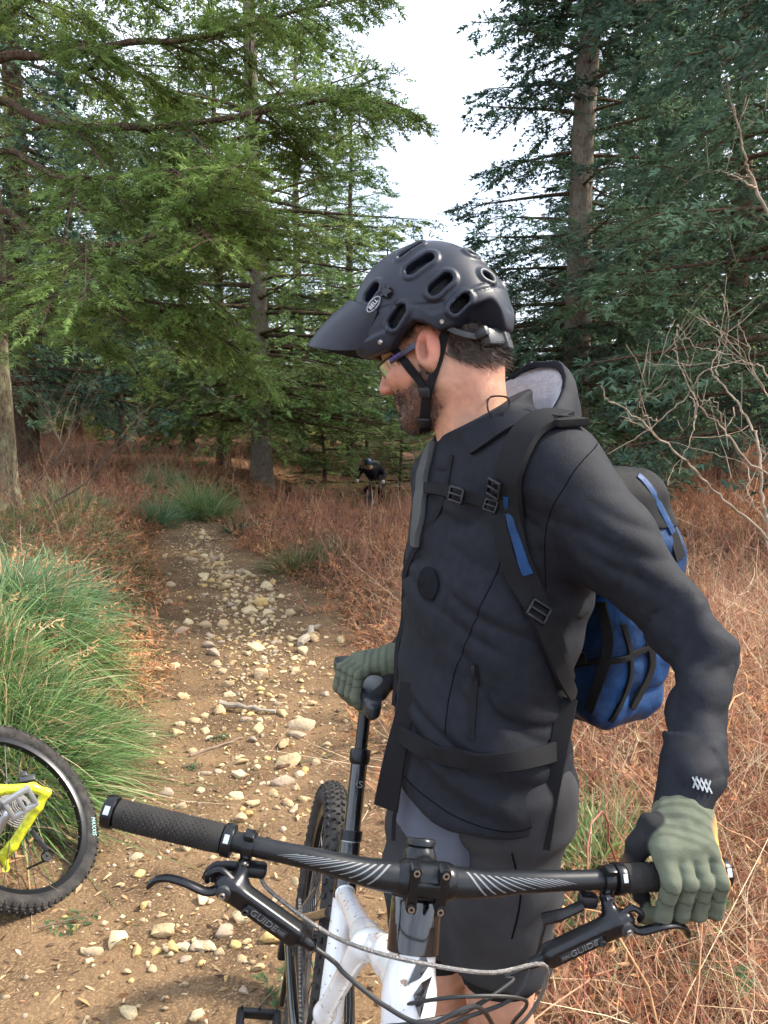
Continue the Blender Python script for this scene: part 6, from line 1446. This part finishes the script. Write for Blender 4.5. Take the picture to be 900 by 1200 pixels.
bk('fork_crown', tube([HT0-hax*.03-BL*.07, HT0-hax*.03+BL*.07], .022, 12), M_ano)
# drive train on the free side
CRK = (.5, .87)
cr_c = B(.43, -.050, .345)
bk('chainring', lathe([(.040, -.002), (.066, -.002), (.070, 0), (.066, .002), (.040, .002), (.040, -.002)], 40, cr_c, BL), M_ano)
CA = nrm(BF*CRK[0]+BU*CRK[1]); pe = B(.43, -.085, .345)+CA*.168
bk('crank_arm', tube([B(.43, -.072, .345), B(.43, -.082, .345)+CA*.08, pe], [.017, .013, .014], 12, True, (.7, 1.2), BL), M_ano)
bk('crank_arm', tube([B(.43, .072, .345), B(.43, .082, .345)-CA*.08, B(.43, .085, .345)-CA*.168], [.017, .013, .014], 12, True, (.7, 1.2), BL), M_ano)
for c0, s in ((pe, -1), (B(.43, .085, .345)-CA*.168, 1)):
    pcn = c0+BL*s*.050; Rp = np.stack([BF, BL, BU], 1); bk('pedal', join([box(pcn+BF*q*.042, (.012, .075, .016), Rp, .004) for q in (-1, 1)]+[box(pcn+BL*q*.031, (.09, .014, .016), Rp, .004) for q in (-1, 1)]+[tube([c0, pcn+BL*s*.045], .009, 10)]+[tube([pcn+BF*a_*.042+BL*b_*.03+BU*.006, pcn+BF*a_*.042+BL*b_*.03+BU*.013], .002, 6) for a_ in (-1, 1) for b_ in (-1, 0, 1)]), M_plast)
ch = []
for (p0, p1) in ((B(.43, -.05, .345+.068), B(0, -.05, .365+.05)), (B(.43, -.05, .345-.068), B(.02, -.05, .365-.10))):
    nl_ = int(np.linalg.norm(p1-p0)/.0127)
    for i in range(nl_): ch.append(box(p0+(p1-p0)*(i+.5)/nl_, (.0105, .007, .0075), axes_R(p1-p0, BL), .0015))
bk('chain', join(ch), M_chain, None, True, 'stuff')
bk('cassette', join([lathe([(.02, -.001), (.024+.0058*k, -.001), (.024+.0058*k, .001), (.02, .001)], 36, B(0, -.024-.0022*k*0-.020+.0035*k, .365), BL) for k in range(9)]), M_chain)
bk('derailleur', join([box(B(-.01, -.07, .29), (.03, .02, .06), np.stack([BF, BL, BU], 1), .006), box(B(.02, -.055, .22), (.02, .012, .11), np.stack([BF, BL, BU], 1), .005)]), M_plast)

# ------------------------------------------------------------------ yellow bicycle lying on the bank
M_yel = mat('fluorescent yellow paint', (.80, .86, .02), .3, spec=.5, coat=.4, dark=(.50, .50, .05), vscale=60)
YC = at(14, 953, 2.72); vd = nrm(YC-A([0, 0, CAM_H])); yr = nrm(np.cross(vd, UP)); yu = np.cross(yr, vd); YN = nrm(-vd*.69+(yr*.83+yu*.56)*.73)
yb = empty('mountain_bike', YC-A([.3, 0, .35]), 'fluorescent yellow mountain bike lying against the grassy bank', 'bicycle')
wheel(YC, YN, .335, .028, 'rear_wheel', yb)
def yo(name, VF, m, parent=None, smooth_=True, kind=None):
    V, F = VF; F = fixF(F) if isinstance(F, np.ndarray) else F; return obj(name, V, F, m, parent or yb, smooth_, None, True, kind)
yd = proj(YC)[2]
def Yp(u, v, dd): return at(u, v, yd+dd)
def tube_sdf(pts, rs, res, k=.012):
    f_ = lambda p: s_chain(p, pts, rs, k); q = A(pts); return sdf_mesh(f_, q.min(0)-.045, q.max(0)+.045, res)
drop = Yp(55, 929, -.075)
yo('rear_triangle', tube_sdf([Yp(-150, 930, -.16), Yp(0, 926, -.10), Yp(38, 923, -.085), drop, Yp(44, 945, -.08), Yp(14, 992, -.09), Yp(4, 1001, -.09), Yp(8, 1016, -.09)], [.019, .016, .015, .012, .016, .017, .014, .008], .005), M_yel)
yo('rear_triangle', tube_sdf([Yp(-150, 960, .06), Yp(-10, 975, .08), Yp(4, 965, .08)], [.014, .013, .012], .006), M_yel)
yo('dropout_ring', lathe([(.006, -.004), (.011, -.004), (.011, .004), (.006, .004), (.006, -.004)], 18, Yp(7, 1018, -.092), -vd), M_yel)
yo('cassette', join([lathe([(.018, -.001), (.022+.0056*k, -.001), (.022+.0056*k, .001), (.018, .001)], 32, YC+YN*(.052-.0036*k), YN) for k in range(9)]), M_chain)
yo('brake_caliper', join([box(Yp(32, 914, -.05), (.05, .03, .025), axes_R(yr, YN), .006), box(Yp(28, 908, -.05), (.02, .02, .02), axes_R(yr, YN), .005)]), M_trim)
yo('derailleur_cage', join([box(Yp(46, 985, -.05), (.016, .012, .085), axes_R(nrm(yr+yu*.6), YN), .004), tube([Yp(54, 1008, -.05), Yp(32, 1018, -.04)], .004, 6), lathe([(.004, -.003), (.018, -.003), (.018, .003), (.004, .003)], 18, Yp(54, 1004, -.05), YN)]), M_plast)
yo('crank_arm', tube_sdf([Yp(-30, 1010, -.16), Yp(-5, 975, -.17), Yp(8, 955, -.17)], [.016, .015, .014], .004), mat('silver crank', (.42, .43, .45), .35, .7))
PRt = axes_R(nrm(yr+yu*.45), nrm(yu-vd*.5)); pcn = Yp(24, 941, -.20)
yo('pedal', join([box(pcn+PRt[:, 1]*q*.030, (.085, .016, .018), PRt, .004) for q in (-1, 1)]+[box(pcn+PRt[:, 0]*q*.036, (.014, .06, .018), PRt, .004) for q in (-1, 0, 1)]), mat('grey pedal', (.30, .31, .32), .45, .5))
# main triangle and front end, lying out of view up the bank
yo('frame', tube_sdf([Yp(-150, 930, -.16), Yp(-270, 870, -.1), Yp(-420, 850, -.05), Yp(-440, 900, -.08), Yp(-260, 985, -.12), Yp(-150, 930, -.16)], [.02, .02, .024, .024, .022, .02], .008), M_yel)
rx = nrm(at(400, 600, 1)-at(0, 600, 1)); wheel(YC-rx*1.15+A([0, .05, .03]), nrm(A([.1, -.75, .65])), .368, .029, 'front_wheel', yb)
T_, F_ = text_mesh('MAXXIS', .034); 
ang = nrm(yr*.97-yu*.05); ang = nrm(ang-YN*np.dot(ang, YN)); tang = np.cross(YN, ang); lv = YC+ang*.303+YN*.0285
yo('tyre_lettering', (lv+T_[:, :1]*(-tang if tang@yu > 0 else tang)*.6+T_[:, 1:2]*ang*.7+T_[:, 2:]*YN, F_), mat('mint lettering', (.30, .50, .48), .6), None, False)

# ------------------------------------------------------------------ rider coming up the trail
RD = 21.0
def rp(u, v, dd=0.): return at(u, v, RD+dd)
rg = rp(437, 566); rg = A([rg[0], rg[1], float(gz(rg[0], rg[1]))])
rider = empty('person', rg, 'distant rider in black pedalling towards the viewer through the reddish heather', 'person')
M_rcl = mat('black riding clothes', attr=True, rough=.85, spec=.2); M_rhand = mat('white riding glove', (.62, .58, .55), .8)
shL, shR, hip = rp(424.5, 549.5, -.05), rp(446, 550, .05), rp(444, 566, .55); hdp = rp(431.5, 544, -.15)
hL, hR_ = rp(418.5, 563, -.35), rp(449, 564.5, -.3); eL, eR = rp(420.5, 556, -.05), rp(450.5, 557, .05)
kL, kR = rp(430, 574, .15), rp(446, 575, .2); fL, fR_ = A([kL[0]-.02, kL[1]+.15, rg[2]+.30]), A([kR[0]+.02, kR[1]+.05, rg[2]+.14])
def rider_f(p):
    d = s_chain(p, [hip, (shL+shR)/2-A([0, 0, .08])], [.17, .17], .05); d = smin(d, s_caps(p, shL, shR, .085), .08)
    for s_, e_, h_ in ((shL, eL, hL), (shR, eR, hR_)): d = smin(d, s_chain(p, [s_, e_, h_], [.075, .055, .042], .03), .05)
    for k_, f_ in ((kL, fL), (kR, fR_)): d = smin(d, s_chain(p, [hip, k_, f_], [.12, .075, .05], .04), .05); d = smin(d, s_caps(p, f_, f_-A([0, .16, .03]), .045, .035), .03)
    d = smin(d, s_caps(p, (shL+shR)/2, hdp, .06, .055), .03); d = smin(d, s_ell(p, hdp, (.078, .095, .115)), .02); return d
V, F = sdf_mesh(rider_f, A([rg[0]-.6, rg[1]-.8, rg[2]+.02]), A([rg[0]+.6, rg[1]+1., hdp[2]+.25]), .022)
col = A([.012, .012, .016])*np.ones((len(V), 1)); fc_ = np.linalg.norm(V-hdp, axis=1) < .135; col[fc_ & (V[:, 1] < hdp[1]+.05)] = (.50, .26, .18)
obj('body', V, F, M_rcl, rider, True, col)
for h_ in (hL, hR_):
    V, F = sdf_mesh(lambda p: smin(s_ell(p, h_, (.05, .05, .045)), s_caps(p, h_, h_+A([0, -.03, -.03]), .035), .02), h_-.12, h_+.12, .02); obj('glove', V, F, M_rhand, rider)
V, F = sdf_mesh(lambda p: np.maximum(s_ell(p, hdp+A([0, 0, .035]), (.105, .135, .125)), hdp[2]+.005+.25*(p[:, 1]-hdp[1])-p[:, 2]), hdp-.2, hdp+.22, .014); obj('helmet', V, F, mat('blue-black helmet', (.03, .05, .10), .4), rider)
bc = (shL+shR)/2+A([.06, .22, .0]); V, F = sdf_mesh(lambda p: s_box(p, bc, (.16, .11, .20), .07), bc-.3, bc+.3, .025); obj('backpack', V, F, mat('grey green pack', (.06, .07, .06), .8), rider)
rb_ = empty('mountain_bike', rg, 'distant mountain bike ridden through the heather, mostly hidden by stems', 'bicycle')
ry = lambda u, v, dd: rp(u, v, dd)
V, F = tube(spline([hL+A([-.04, 0, -.02]), (hL*.7+hR_*.3)+A([0, -.06, -.02]), (hL+hR_)/2+A([0, -.08, -.035]), (hL*.3+hR_*.7)+A([0, -.06, -.02]), hR_+A([.04, 0, -.02])], 20), .014, 8); obj('handlebar', V, fixF(F), M_ano, rb_)
fa = A([(hL[0]+hR_[0])/2-.02, hL[1]-.30, rg[2]+.36]); ht = (hL+hR_)/2+A([0, -.04, -.10])
for s_ in (-1, 1): V, F = tube([ht+A([s_*.06, -.03, -.12]), fa+A([s_*.06, 0, 0])], .02, 8); obj('fork_leg', V, fixF(F), M_metal, rb_)
def frm(p): return smin(smin(s_caps(p, ht+A([0, 0, .02]), ht+A([0, -.05, -.14]), .028), s_caps(p, ht+A([0, 0, -.04]), ht+A([.03, .55, -.22]), .02), .02), s_chain(p, [ht+A([0, -.04, -.13]), A([ht[0]+.03, ht[1]+.42, rg[2]+.34]), ht+A([.03, .55, -.18])], [.028, .025, .018], .02), .02)
V, F = sdf_mesh(frm, A([ht[0]-.1, ht[1]-.2, rg[2]+.25]), A([ht[0]+.15, ht[1]+.7, ht[2]+.1]), .016); obj('frame', V, F, M_ano, rb_)
for cc, nm in ((fa, 'front_wheel'), (A([ht[0]+.04, ht[1]+.86, rg[2]+.36]), 'rear_wheel')):
    t = np.linspace(0, 2*math.pi, 41); V, F = tube(np.stack([cc[0]+0*t, cc[1]+np.cos(t)*.335, cc[2]+np.sin(t)*.335], -1), .03, 8, False); obj(nm, V, F, M_tyre, rb_)
